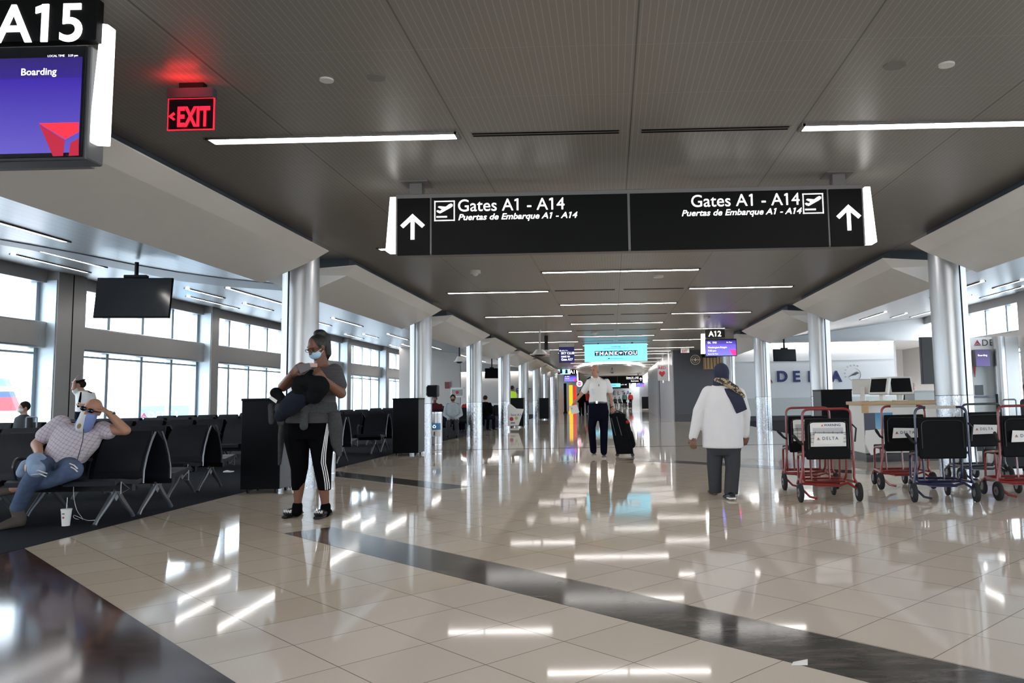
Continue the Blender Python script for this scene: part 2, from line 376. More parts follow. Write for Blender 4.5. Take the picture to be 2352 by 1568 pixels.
# ceilings
def box_ceiling(x0, x1, y0, y1, z): return MB().b(x0, x1, y0, y1, z, z+.05)
struct('ceiling', box_ceiling(CX-4.85, CX+4.85, -9, 37, ZC), 'planks')
struct('ceiling_far', box_ceiling(CX-4.85, 3.1, 37, 150, ZC), 'planks')
for s, nm in ((-1, 'ceiling_left'), (1, 'ceiling_right')):
    y1 = 62.5 if s < 0 else 36.2
    pr = [(CX+s*4.85, 3.30), (CX+s*14.1, 3.30+.128*9.25), (CX+s*14.1, 3.36+.128*9.25), (CX+s*4.85, 3.36)]
    struct(nm, MB().prism(pr, 'y', -9, y1), 'sideceil')
    struct('trim_'+('7' if s < 0 else '8'), MB().b(*sorted((CX+s*4.85, CX+s*4.80)), -9, y1, 3.2, 3.36), 'fascia')
# curved grey soffit band crossing the left ceiling
def on_left_ceiling(x, y, dz=-.02):
    d = ray(x, y); n = Vector((.128, 0, 1)); p0 = Vector((CX-4.85, 0, 3.30+dz)); return CAMP+d*((p0-CAMP).dot(n)/d.dot(n))
up = [(-200, 536), (0, 551), (70, 563), (180, 583), (300, 607), (410, 626), (520, 641), (660, 655)]
lo = [(-200, 552), (0, 562), (70, 574), (180, 600), (300, 622), (410, 645), (520, 658), (660, 668)]
mb = MB()
for (a, b), (c, d) in zip(zip(up, lo), zip(up[1:], lo[1:])):
    P = [on_left_ceiling(*q) for q in (a, c, d, b)]
    mb.rings([[P[0], P[1], P[2], P[3]], [q+Z*.06 for q in P]])
struct('trim_9', mb, mat('mid_grey_soffit_band', (.26, .26, .275), .45))
# window walls
def window_wall(s, ys, y_lo, y_hi, nm):
    GX = CX+s*13.99; FX = CX+s*13.49; side = 'left' if s < 0 else 'right'
    X2 = lambda a, b: sorted((a, b))
    struct('wall_'+side+'_header', MB().b(*X2(GX+s*.15, GX-s*.22), y_lo, y_hi, 4.14, 4.75), 'pier')
    struct('wall_'+side+'_sill', MB().b(*X2(GX+s*.15, GX-s*.08), y_lo, y_hi, -.1, .16), 'pier')
    for i, (y1, w) in enumerate(ys):
        y0 = y1-w
        struct('wall_%s_pier' % side, MB().b(*X2(FX, GX+s*.2), y0, y1, 0, 4.6), 'pier', bevel=.01)
        # reveals of the pier towards the glass, sky reflection in their colour
        struct('wall_%s_reveal' % side, MB().b(*X2(FX+s*.03, GX), y0-.03, y0+.001, .1, 4.2).b(*X2(FX+s*.02, GX), y1, y1+.02, .1, 4.2), 'reveal')
        if w > .8: struct('trim_10', MB().b(*X2(FX-s*.004, FX+s*.02), y0+w*.5, y0+w*.5+.035, 0, 4.4), 'seam')
        if i+1 < len(ys):
            a, b = y1+.02, ys[i+1][0]-ys[i+1][1]-.03
            struct('wall_%s_spandrel' % side, MB().b(*X2(GX-s*.27, GX+s*.1), a-.02, b+.03, 2.56, 3.2), 'pier', bevel=.05)
            n = 4; f = MB(); h = (b-a)/n
            for k in range(n+1):
                yy = a+h*k*.999; yy = min(max(yy, a+.06), b-.06)
                f.b(*X2(GX-s*.07, GX+s*.07), yy-.06, yy+.06, .16, 2.56).b(*X2(GX-s*.07, GX+s*.07), yy-.06, yy+.06, 3.2, 4.14)
            f.b(*X2(GX-s*.05, GX+s*.05), a, b, 2.42, 2.47).b(*X2(GX-s*.05, GX+s*.05), a, b, .16, .24)
            w_ = struct('window_%d' % (i+1+(20 if s > 0 else 0)), f, 'mullion')
            g = MB().b(*X2(GX-.004, GX+.004), a, b, .16, 2.56).b(*X2(GX-.004, GX+.004), a, b, 3.2, 4.14).build('pane', 'glass', w_)
window_wall(-1, [(20.2+7*k, 1.05 if k == 0 else .5) for k in range(-4, 7)], -8.3, 62.7, 'l')
window_wall(1, [(20.2+7*k, .5) for k in range(-4, 3)], -8.3, 36.2, 'r')
# end walls
struct('wall_behind', MB().b(-14.2, -4.9, -9.2, -9, 0, 4.7).b(5.2, 14.2, -9.2, -9, 0, 4.7), 'cream_wall')
# right hand gate wall facing the hall (y = 36)
struct('wall_gate_right', MB().b(5.5, 12.55, 36.0, 36.3, 1.0, 3.45).b(5.5, 14.2, 36.05, 36.3, 3.45, 4.7), 'white_wall')
struct('wall_gate_right_dado', MB().b(5.5, 12.55, 35.98, 36.3, .22, 1.0), 'greyp')
struct('baseboard_gate', MB().b(5.5, 12.55, 35.96, 36.3, 0, .22), 'blackgrey')
struct('trim_11', MB().b(5.5, 12.55, 35.985, 36.0, 2.62, 2.63).b(5.5, 14.0, 35.985, 36.0, 3.42, 3.45), 'greyp')
struct('wall_recess', MB().b(12.55, 12.75, 36.3, 44, 0, 3.45).b(12.55, 16, 44, 44.2, 0, 3.45).b(15.8, 16, 36, 44, 0, 3.45).b(12.55, 16, 36.3, 44, 3.45, 3.5), 'cream_wall')
struct('door_1', MB().b(13.1, 14.1, 43.94, 44, 0, 2.15), 'greyp')
for nm, x0, x1, y, lb in (('wall_washer', 5.7, 12.5, 35.86, 'thin glowing wall-wash light along the top of the white DELTA wall'), ('wall_washer', -12.8, -5.4, 62.3, 'thin glowing wall-wash light along the far left gate wall')):
    z_ = 3.41 if x0 > 0 else 3.3
    w_ = empty(nm, ((x0+x1)/2, y, z_), lb, 'wall light'); MB().b(x0, x1, y-.05, y+.05, z_-.03, z_-.004).build('diffuser', 'lamp', w_); MB().b(x0-.02, x1+.02, y-.07, y+.13, z_-.004, z_+.06).build('housing', 'whiteplastic', w_)
# dark block and grey corridor wall on the right
struct('wall_right_dark', MB().b(2.85, 5.6, 37, 38, 0, 3.3), 'darkwall')
struct('wall_right_corridor', MB().b(2.80, 3.0, 37.001, 62, 0, 3.3), 'corrwall')
struct('baseboard_dark', MB().b(2.86, 5.6, 36.97, 37, 0, .35), 'blackgrey')
struct('door_2', MB().b(2.76, 2.80, 47.0, 48.6, 0, 2.2), mat('blue_grey_door', (.10, .12, .14), .4))
struct('wall_right_far', MB().b(4.2, 4.4, 62, 122.2, 0, 3.3).b(2.8, 4.4, 61.9, 62, 0, 3.3), 'corrwall')
# left gate wall facing the hall (y = 62.5), then the shops behind it
struct('wall_gate_left', MB().b(-14.2, -5.2, 62.5, 62.8, .9, 4.7), 'cream_wall')
struct('wall_gate_left_dado', MB().b(-14.2, -5.2, 62.48, 62.8, 0, .9), 'greyp')
struct('wall_left_far', MB().b(-4.3, -4.1, 62.8, 122.2, 0, 3.3), 'corrwall')
struct('wall_end', MB().b(-6, 6, 122, 122.3, 0, 3.3), 'white_wall')
# left side return wall with posters (crosses the hold room at y = 42)
struct('wall_left_return', MB().b(-12.1, -8.6, 46.0, 46.2, 0, 4.45), 'cream_wall')
# ------------------------------------------------------------------ ceiling canopies and columns
def canopy(s, y0, y1, label, group):
    t = empty('ceiling_canopy', (CX+s*4.5, (y0+y1)/2, 3.1), label, 'ceiling canopy', group)
    e = .17
    def xp(a): return CX+s*a
    top = [(3.86, y0, 3.1), (3.86, y1, 3.1), (5.35, y1, 3.0), (5.35, y0, 3.0)]
    bot = [(4.05, y0+e, 2.985), (4.05, y1-.02, 2.985), (4.72, y1-.01, 2.70), (4.72, y0+e, 2.70)]
    bm = MB(); P = lambda q: (xp(q[0]), q[1], q[2])
    tv = [bm.bm.verts.new(P(q)) for q in top]; bv = [bm.bm.verts.new(P(q)) for q in bot]; uv = [bm.bm.verts.new(P((q[0], q[1], q[2]+.012))) for q in top]
    for f in ((bv[0], bv[1], bv[2], bv[3]), (tv[0], tv[1], bv[1], bv[0]), (tv[1], tv[2], bv[2], bv[1]), (tv[2], tv[3], bv[3], bv[2]), (tv[3], tv[0], bv[0], bv[3]), (uv[3], uv[2], uv[1], uv[0])): bm.bm.faces.new(f)
    for i in range(4): j = (i+1) % 4; bm.bm.faces.new((tv[i], tv[j], uv[j], uv[i]))
    bm.build('shell', 'canopy', t)
    MB().b(*sorted((xp(4.02), xp(4.84))), y0+.15, y1-.15, 3.105, 3.239).build('slatted_riser', 'fascia', t)
    return t
for k, (a, b) in list(enumerate(zip([-9]+COLY_L[:-1], COLY_L)))[2:]:
    canopy(-1, a+(.54 if k else 0), b-.6, ['white tray canopy behind the viewer on the left', 'white tray canopy beside the viewer on the left', 'large white sloping canopy at upper left, above the hanging television', 'white sloping canopy starting behind the column by the woman in striped shirt'][k] if k < 4 else
           'white sloping canopy over the left columns, %s beyond the column by the recycling bin' % ['first', 'second', 'third', 'fourth', 'fifth', 'sixth'][k-4], 'white canopies over the left columns')
for k, (a, b) in list(enumerate(zip([-9]+COLY_R[:-1], COLY_R)))[2:]:
    canopy(1, a+(.58 if k else 0), b-.55, ['white tray canopy behind the viewer on the right', 'white tray canopy beside the viewer on the right', 'large white sloping canopy at the upper right edge, above the transport chairs', 'white sloping canopy starting behind the big column above the check-in podium', 'white sloping canopy on the right, ending above the A12 screen', 'smallest white sloping canopy on the right, behind the A12 screen'][k], 'white canopies over the right columns')
def column(s, y, label, group):
    x = CX+s*(4.45 if s < 0 else 4.55); r = .242
    t = empty('column', (x, y, 0), label, 'column', group)
    MB().cyl((x, y, 1.075), (x, y, 3.2), r, seg=48).build('shaft', 'steel', t, smooth=True)
    MB().cyl((x, y, 0), (x, y, 1.07), r+.002, seg=48).build('base_cladding', 'swirl', t, smooth=True)
    MB().cyl((x, y, 1.068), (x, y, 1.077), r+.001, seg=48).build('joint_ring', 'seam', t)
    for a in (-1.9, 1.25):
        d = Vector((math.cos(a), math.sin(a), 0)) if s < 0 else Vector((-math.cos(a), math.sin(a), 0)); d = Vector((d.x, d.y, 0)); n = Vector((-d.y, d.x, 0)); c = Vector((x, y, 0))+d*(r-.002)
        q = [c-n*.008, c+n*.008, c+n*.008+d*.008, c-n*.008+d*.008]
        MB().rings([[p for p in q], [p+Z*3.0 for p in q]]).build('vertical_joint', 'seam', t)
    return t
nmL = ['brushed steel column behind the viewer, left side', 'brushed steel column beside the viewer, left side', 'brushed steel column directly behind the woman in the striped shirt', 'brushed steel column beside the recycling bin and black cabinet', 'brushed steel column just right of the seated man in grey shirt', 'brushed steel column left of the white cut-out display']
nmR = ['brushed steel column behind the viewer, right side', 'brushed steel column beside the viewer, right side', 'big brushed steel column behind the blue transport chair', 'brushed steel column covering the L of the wall lettering', 'brushed steel column to the right of the woman in the headscarf', 'farthest right steel column, behind the headscarf and A12 screen']
for k, y in list(enumerate(COLY_L))[2:]: column(-1, y, nmL[k] if k < 6 else 'distant brushed steel column in the left row, %s past the white cut-out display' % ['first', 'second', 'third', 'fourth'][k-6], 'left row of steel columns')
for k, y in list(enumerate(COLY_R[:6]))[2:]: column(1, y, nmR[k], 'right row of steel columns')
for y in (73, 80, 87, 94, 101): column(1, y, 'very distant pale column on the right beyond the grey corridor wall', 'far right columns')
# ------------------------------------------------------------------ ceiling lights
nth = ['first', 'second', 'third', 'fourth', 'fifth', 'sixth', 'seventh', 'eighth', 'ninth', 'tenth', 'eleventh', 'twelfth', 'thirteenth', 'fourteenth', 'fifteenth', 'sixteenth']
def strip(segs, y, label, group, z=ZC):
    x0, x1 = CX+segs[0][0], CX+segs[-1][1]
    t = empty('ceiling_light', ((x0+x1)/2, y, z), label, 'ceiling light', group)
    for a, b in segs: MB().b(CX+a, CX+b, y-.06, y+.06, z-.012, z-.002).build('diffuser', 'lamp', t)
    MB().b(x0-.02, x1+.02, y-.075, y-.061, z-.016, z).b(x0-.02, x1+.02, y+.061, y+.075, z-.016, z).b(x0-.035, x0-.003, y-.075, y+.075, z-.016, z).b(x1+.003, x1+.035, y-.075, y+.075, z-.016, z).build('housing', 'signframe', t)
for k in range(-5, 13):
    y = 6.28+2.36*k; seen = k >= 0; d = nth[k] if seen else nth[-k-1]
    if k % 2 == 0:
        for s, w in ((-1, 'left'), (1, 'right')):
            segs = [(-3.36, -2.70), (-2.67, -1.40)] if s < 0 else [(1.38, 2.66), (2.69, 3.38)]
            strip(segs, y, ('two-segment white strip light on the %s of the hall ceiling, row %s from the camera' % (w, d)) if seen else 'white strip light on the %s of the ceiling, behind the viewer, %s row' % (w, d), 'side strip lights of the hall ceiling')
        if not seen: continue
        v = empty('ceiling_vent', (CX, y, ZC), ('pair of black slot vents between strip lights, %s row from the camera' % d) if seen else 'pair of slot vents behind the viewer, %s row' % d, 'vent', 'slot vents of the hall ceiling')
        for a, b in ((-1.27, -.08), (.08, 1.27)):
            MB().b(CX+a, CX+b, y-.045, y+.045, ZC-.004, ZC-.001).build('frame', 'signframe', v)
            for q in (-.027, .027): MB().b(CX+a+.01, CX+b-.01, y+q-.014, y+q+.014, ZC-.006, ZC-.003).build('slot', 'black_vent', v)
    else:
        strip([(-1.30, -.015), (.015, 1.30)], y, ('two-segment white strip light in the middle of the hall ceiling, row %s from the camera' % d) if seen else 'white strip light in the middle of the ceiling behind the viewer, %s row' % d, 'middle strip lights of the hall ceiling')
for i, y in enumerate([37.0, 39.2, 43.6, 48, 52, 56, 60, 64, 68, 73, 78, 84, 90, 97, 105]):
    strip([(-2.6, .3), (.33, 2.55)], y, 'far white strip light across the corridor ceiling, %s beyond the light blue sign' % nth[min(i, 14)], 'far strip lights')
    if i < 4 and i: tag(MB().b(2.775, 2.80, y-.03, y+.03, 1.9, 3.22).build('wall_light', 'lampdim'), 'vertical glowing line down the grey corridor wall, %s from the dark block' % nth[i-1], 'wall light', 'wall light lines')
# lengthwise lights on the sloping side ceilings
def side_light(s, off, ya, yb, label, group):
    z = 3.30+.128*(off-4.85); x = CX+s*off
    t = empty('ceiling_light', (x, (ya+yb)/2, z), label, 'ceiling light', group)
    q = s*.128
    def sl(x0, x1, dz0, dz1): return [(x0, z+(x0-x)*s*.128+dz0), (x1, z+(x1-x)*s*.128+dz0), (x1, z+(x1-x)*s*.128+dz1), (x0, z+(x0-x)*s*.128+dz1)]
    MB().prism(sl(x-.055, x+.055, -.02, -.006), 'y', ya, yb).build('diffuser', 'lamp', t)
    MB().prism(sl(x-.085, x-.057, -.024, 0), 'y', ya-.03, yb+.03).prism(sl(x+.057, x+.085, -.024, 0), 'y', ya-.03, yb+.03).build('housing', 'signframe', t)
c0 = 0
for off, segs in ((9.05, [(-4, -.6), (3, 6.4), (9.3, 12.86), (18.5, 21.9), (25.6, 28.5), (32, 35), (39, 42), (46.5, 50), (54, 57)]),
                  (10.8, [(-2, 0), (6, 8), (14.8, 16.6), (20, 21.8), (23.2, 25), (28.5, 30.3), (34.5, 36.5), (41, 43), (50, 52)]),
                  (12.25, [(0, 3), (8, 11), (16, 18.3), (22.8, 25.8), (29.5, 32.2), (36.5, 39), (44, 46.5)])):
    ln = {9.05: 'nearest the columns', 10.8: 'in the middle line', 12.25: 'nearest the windows'}[off]
    for i, (a, b) in enumerate(segs):
        side_light(-1, off, a, b, 'lengthwise white light on the left hold-room ceiling %s, %s from the camera' % (ln, nth[i]), 'lengthwise lights over the left seating')
        if b < 35: side_light(1, off, a+1.5, b+1.2, 'lengthwise white light on the right hold-room ceiling %s, %s from the camera' % (ln, nth[i]), 'lengthwise lights over the right side')
# oval lit ceiling feature far away
t = empty('oval_ceiling_light', (0, 55, 3.15), 'large pale oval ceiling ring with glowing cove, far along the corridor', 'ceiling light')
mb = MB(); mb.rings([[Vector((CX-.2+2.3*math.cos(a), 56+9*math.sin(a), z)) for a in [2*math.pi*i/40 for i in range(40)]] for z in (3.0, 3.12)]); mb.build('dish', 'canopy', t)
mb = MB(); mb.rings([[Vector((CX-.2+2.1*math.cos(a), 56+8.7*math.sin(a), z)) for a in [2*math.pi*i/40 for i in range(40)]] for z in (3.12, 3.16)]); mb.build('cove_glow', 'lamp', t)
# small ceiling fittings
def disc(x, y, r, label, nm='ceiling_speaker', cat='speaker', m='signframe', h=.006, dome=False):
    p = gnd(x, y, ZC)
    b = MB().cyl(p-Z*h, p, r, seg=28)
    if dome: b.ell(p-Z*h, (r*.55, r*.55, h*.9))
    return tag(b.build(nm, m, smooth=False), label, cat)
disc(864, 178, .06, 'flat round ceiling speaker between exit sign and first strip light, right of the small detector')
disc(2055, 150, .07, 'flat round ceiling speaker at upper right of the ceiling')
disc(750, 182, .045, 'small round sprinkler cap on ceiling, right of the exit sign', 'sprinkler_cap', 'sprinkler', 'whiteplastic', .012)
disc(2174, 147, .05, 'small round sprinkler cap on the ceiling at upper right', 'sprinkler_cap', 'sprinkler', 'whiteplastic', .012)
disc(1092, 621, .085, 'white smoke detector on ceiling left of the middle strip light', 'smoke_detector', 'smoke detector', 'whiteplastic', .05, True)
disc(1512, 632, .09, 'white rectangular-looking detector under the middle strip light', 'smoke_detector', 'smoke detector', 'whiteplastic', .04)
disc(1624, 727, .09, 'small white detector on the ceiling above the A12 sign', 'smoke_detector', 'smoke detector', 'whiteplastic', .05, True)
disc(1366, 762, .12, 'small white detector above the light blue sign', 'smoke_detector', 'smoke detector', 'whiteplastic', .05, True)
# outside: pale apron far below the windows
struct('ground_apron', MB().b(-400, -14.4, -300, 500, -4.3, -4).b(14.4, 400, -300, 500, -4.3, -4), 'concrete')
# ================================================================== SIGNS
def quad_sheet(name, pts, m, parent=None, t=.004):   # flat polygon with a little thickness towards -y
    return MB().rings([[Vector(p) for p in pts], [Vector(p)-Yv*t for p in pts]]).build(name, m, parent)
def plane_icon(x0, z0, w, y, parent):   # boxed departure pictogram
    g = w*.045
    f = MB().b(x0, x0+w, y-.006, y, z0, z0+g).b(x0, x0+w, y-.006, y, z0+w-g, z0+w).b(x0, x0+g, y-.006, y, z0, z0+w).b(x0+w-g, x0+w, y-.006, y, z0, z0+w)
    f.b(x0+.10*w, x0+.62*w, y-.006, y, z0+.17*w, z0+.24*w)
    P = lambda u, v: (x0+u*w, z0+v*w)
    f.prism([P(.10, .50), P(.16, .43), P(.28, .38), P(.80, .66), P(.90, .74), P(.90, .82), P(.82, .86), P(.72, .82), P(.56, .70), P(.22, .74), P(.17, .69), P(.38, .58), P(.28, .50), P(.16, .54)], 'y', y-.006, y)
    return f.build('departure_pictogram', 'letter', parent)
def up_arrow(xc, z0, z1, w, y, parent):
    t = w*.155; f = MB().b(xc-t/2, xc+t/2, y-.006, y, z0, z1-t*.6)
    for s in (-1, 1): f.prism([(xc, z1), (xc+s*w/2, z1-w*.47), (xc+s*(w/2-t*.75), z1-w*.47-t*.75), (xc, z1-t*1.5)], 'y', y-.006, y)
    return f.build('up_arrow', 'letter', parent)
def hanging_sign(Y, x0, x1, z0, z1, label, nm='overhead_sign'):
    t = empty(nm, ((x0+x1)/2, Y, z1), label, 'sign'); w = x1-x0; h = z1-z0
    MB().b(x0, x1, Y+.02, Y+.22, z0+.012, z1).build('housing', 'signframe', t, bevel=.004)
    k = w/4.48; a = .33*k; fr = [(x0+.02*k, x0+a), (x0+a+.02*k, (x0+x1)/2-.012*k), ((x0+x1)/2+.012*k, x1-a-.02*k), (x1-a, x1-.02*k)]
    for p, q in fr: MB().b(p, q, Y, Y+.03, z0, z1-.045*k).build('face_panel', 'signblack', t, bevel=.003)
    for s, xx in ((-1, x0), (1, x1)):
        MB().prism([(xx+s*.02*k, z1-.02), (xx+s*.075*k, z1-.02), (xx+s*.115*k, z0+.04), (xx+s*.005*k, z0+.04)] if s > 0 else [(xx-.06*k, z1-.02), (xx-.0*k, z1-.02), (xx+.02*k, z0+.05), (xx-.10*k, z0+.05)], 'y', Y+.03, Y+.2).build('edge_light', 'lampdim', t, bevel=.004)
    return t, fr, k
SY = 7.6
t, fr, k = hanging_sign(SY, -2.045, 2.445, 2.515, 3.115, 'long black overhead sign reading Gates A1 - A14 with two up arrows')
for x in (-1.86, 2.23):
    MB().b(x-.06, x+.06, SY+.05, SY+.17, 3.115, ZC).b(x-.13, x+.13, SY-.02, SY+.24, ZC-.012, ZC).build('bracket', 'signframe', t)
Yf = SY-.003
up_arrow(-1.875, 2.665, 2.915, .235, Yf, t); up_arrow(2.29, 2.665, 2.915, .235, Yf, t)
plane_icon(-1.665, 2.84, .195, Yf, t); plane_icon(1.86, 2.835, .195, Yf, t)
text('Gates A1 - A14', .166, (-1.445, Yf, 2.93), X, Z, 'letter', 'lettering', t, depth=.003, xs=.98)
text('Puertas de Embarque A1 - A14', .082, (-1.44, Yf, 2.845), X, Z, 'letter', 'lettering', t, depth=.003, bold=.012, shear=.25, xs=1.1)
text('Gates A1 - A14', .166, (1.835, Yf, 2.925), X, Z, 'letter', 'lettering', t, 'RIGHT', .003, xs=.99)
text('Puertas de Embarque A1 - A14', .082, (1.84, Yf, 2.838), X, Z, 'letter', 'lettering', t, 'RIGHT', .003, bold=.012, shear=.25, xs=1.1)
# gate displays (A15 near left, A12, A11, A10)
M['scr'] = grad_emit('gate_screen_blue', (.13, .10, .55), (.045, .018, .38), .85)
M['scrtop'] = grad_emit('gate_screen_band', (.025, .012, .18), (.02, .01, .12), 1.2)
M['scrfar'] = grad_emit('gate_screen_bright', (.17, .17, .95), (.12, .07, .75), 1.5)
M['scrred'] = mat('screen_red', (.85, .02, .04), .4, emit=1.0); M['scrmag'] = mat('screen_magenta', (.85, .03, .22), .4, emit=1.3)
M['scrdark'] = mat('screen_dark_red', (.33, .01, .03), .4, emit=.9); M['scrtext'] = mat('screen_text', (.8, .82, 1), .4, emit=1.2)
def near_display():
    Y = 4.0; t = empty('gate_display', (-3.1, Y, 3.0), 'gate A15 display at upper left, dark blue screen reading Boarding', 'display')
    P = lambda x, y, yy=Y: at(x, y, yy)
    # housing behind, slightly larger
    MB().b(-3.78, -2.76, Y+.03, Y+.22, 2.40, 3.05).build('header_housing', 'signframe', t, bevel=.005)
    MB().b(-3.75, -2.665, Y+.0, Y+.14, 2.385, 2.995).build('screen_housing', 'blackgrey', t, bevel=.012)
    MB().b(-3.74, -2.685, Y-.012, Y+.002, 2.40, 2.985).build('bezel', 'blackplastic', t)
    MB().b(-3.72, -2.70, Y-.016, Y-.012, 2.42, 2.815).build('screen', 'scr', t)
    MB().b(-3.72, -2.70, Y-.016, Y-.012, 2.815, 2.925).build('screen_band', 'scrtop', t)
    q = Y-.0165; x2 = -2.70; zb = 2.42
    for nm, pp, mm in (('emblem_top', [(90, 283), (181, 281), (181, 303), (150, 320)], 'scrred'), ('emblem_left', [(90, 285), (149, 322), (145, 358), (122, 359)], 'scrdark'), ('emblem_right', [(181, 318), (162, 328), (158, 358), (181, 357)], 'scrdark')):
        MB().prism([(at(*p, q).x, at(*p, q).z) for p in pp], 'y', q-.001, q).build(nm, mm, t)
    text('Boarding', .052, at(47, 173, q), X, Z, 'scrtext', 'screen_text', t, depth=.0005, bold=.012)
    text('LOCAL TIME    5:29 pm', .016, at(109, 131, q), X, Z, 'scrtext', 'screen_text', t, depth=.0005)
    MB().b(-3.75, -2.625, Y-.03, Y+.03, 3.008, 3.235).build('number_plate', 'signblack', t, bevel=.004)
    p = at(-12, 97, Y-.034); text('A15', .285, p, X, Z, 'letter', 'gate_number', t, depth=.003, bold=.014, xs=.98)
    MB().prism([(at(230, 52, Y+.02).x, at(230, 52, Y+.02).z), (at(249, 55, Y+.02).x, at(249, 55, Y+.02).z), (at(236, 328, Y+.02).x, at(236, 328, Y+.02).z), (at(200, 326, Y+.02).x, at(200, 326, Y+.02).z)], 'y', Y+.02, Y+.09).build('edge_light', 'lampdim', t, bevel=.008)
near_display()
def far_display(Y, x0, y0, x1, y1, plate, s, fin, label, lines):   # pixel rectangle of the screen at distance Y
    a, b = at(x0, y1, Y), at(x1, y0, Y); w = b.x-a.x; h = b.z-a.z; t = empty('gate_display', ((a.x+b.x)/2, Y, b.z), label, 'display')
    MB().b(a.x-.02, b.x+.02, Y+.002, Y+.12, a.z-.02, b.z+.02).build('bezel', 'blackplastic', t)
    MB().b(a.x, b.x, Y-.004, Y+.003, a.z, a.z+h*.7).build('screen', 'scrfar', t)
    MB().b(a.x, b.x, Y-.004, Y+.003, a.z+h*.7, a.z+h*.95).build('screen_band', 'scr', t)
    MB().prism([(b.x, a.z), (b.x, a.z+h*.36), (b.x-w*.23, a.z+h*.36), (b.x-w*.12, a.z)], 'y', Y-.006, Y-.004).build('emblem', 'scrmag', t)
    for st, u, v, z_ in lines: text(st, z_, (a.x+u*w, Y-.006, a.z+v*h), X, Z, 'letter', 'screen_text', t, depth=.001)
    p, q = at(plate[0], plate[3], Y), at(plate[2], plate[1], Y)
    MB().b(p.x, q.x, Y-.01, Y+.06, p.z, q.z).build('number_plate', 'signblack', t)
    text(s, (q.z-p.z)*1.02, ((p.x+q.x)/2, Y-.014, p.z+(q.z-p.z)*.13), X, Z, 'letter', 'gate_number', t, 'CENTER', .002, bold=.014)
    MB().b(p.x, b.x-.05, Y+.06, Y+.2, b.z, q.z).b(p.x+.1, q.x-.1, Y+.08, Y+.18, q.z, ZC).build('header_housing', 'signframe', t)
    f0, f1 = at(fin[0], fin[3], Y), at(fin[2], fin[1], Y)
    MB().prism([(f0.x+.02, f1.z), (f1.x, f1.z), (f1.x+.03, f0.z), (f0.x, f0.z)], 'y', Y+.01, Y+.15).build('edge_light', 'lampdim', t)
far_display(25.4, 1622, 779, 1690, 817, (1620, 757, 1664, 775), 'A12', (1611, 766, 1619, 812), 'gate A12 display hanging right of the corridor with bright blue screen', [('DL  918', .06, .76, .085), ('On Time', .68, .79, .05), ('Washington-Reagan', .06, .47, .075), ('7:30 pm', .06, .26, .08), ('Status On Time', .06, .08, .05)])
far_display(57, 1296, 861, 1323, 876, (1311, 848, 1325, 859), 'A11', (1325, 852, 1327, 874), 'small distant gate A11 display beside the pale advert screen', [('DL 2090', .06, .72, .09), ('Orlando', .06, .4, .09)])
far_display(88, 1461, 878, 1479, 888, (1461, 870, 1475, 877), 'A10', (1457, 864, 1459, 886), 'tiny distant gate A10 display right of the far black sign', [('DL 120', .1, .6, .1)])
# light blue thank-you sign
Y = 31; a, b = at(1343, 831, Y), at(1486, 788, Y)
M['cyan'] = mat('light_blue_lit_panel', (.22, .72, .95), .5, emit=1.0); M['cyanfar'] = M['cyan']
t = empty('lit_advert_sign', ((a.x+b.x)/2, Y, b.z), 'wide light blue lit sign reading THANK YOU across the corridor ceiling', 'sign')
MB().b(a.x, b.x, Y, Y+.15, a.z, b.z).build('panel', 'cyan', t)
MB().b(a.x+.5, a.x+.56, Y+.05, Y+.1, b.z, ZC).b(b.x-.6, b.x-.54, Y+.05, Y+.1, b.z, ZC).build('hanger', 'signblack', t)
w = b.x-a.x; h = b.z-a.z
for i, ch in enumerate('THANK*YOU'):
    x0 = a.x+w*(.162+.0765*i); x1 = x0+w*.069
    MB().b(x0, x1, Y-.006, Y, a.z+h*.33, a.z+h*.61).build('letter_tile', 'navyletter', t)
    if ch == '*':
        xc = (x0+x1)/2; zc = a.z+h*.47; MB().prism([(xc, zc-.05), (xc+.055, zc+.01), (xc+.05, zc+.04), (xc+.022, zc+.045), (xc, zc+.02), (xc-.022, zc+.045), (xc-.05, zc+.04), (xc-.055, zc+.01)], 'y', Y-.01, Y-.006).build('heart', 'letter', t)
    else: text(ch, h*.27, ((x0+x1)/2, Y-.009, a.z+h*.375), X, Z, 'letter', 'lettering', t, 'CENTER', .002, bold=.03)
text('TO EVERYONE', h*.085, (a.x+w*.5, Y-.005, a.z+h*.81), X, Z, 'navyletter', 'lettering', t, 'CENTER', .001, bold=.01)
text('WHO IS DOING THEIR PART IN THESE DIFFICULT TIMES', h*.058, (a.x+w*.5, Y-.005, a.z+h*.72), X, Z, 'navyletter', 'lettering', t, 'CENTER', .001)
text('Clear Channel Airports', h*.085, (a.x+w*.51, Y-.005, a.z+h*.14), X, Z, 'navyletter', 'lettering', t, 'CENTER', .001)
MB().prism([(a.x+w*.375, a.z+h*.14), (a.x+w*.395, a.z+h*.14), (a.x+w*.40, a.z+h*.2), (a.x+w*.375, a.z+h*.2)], 'y', Y-.005, Y).build('emblem', 'navyletter', t)
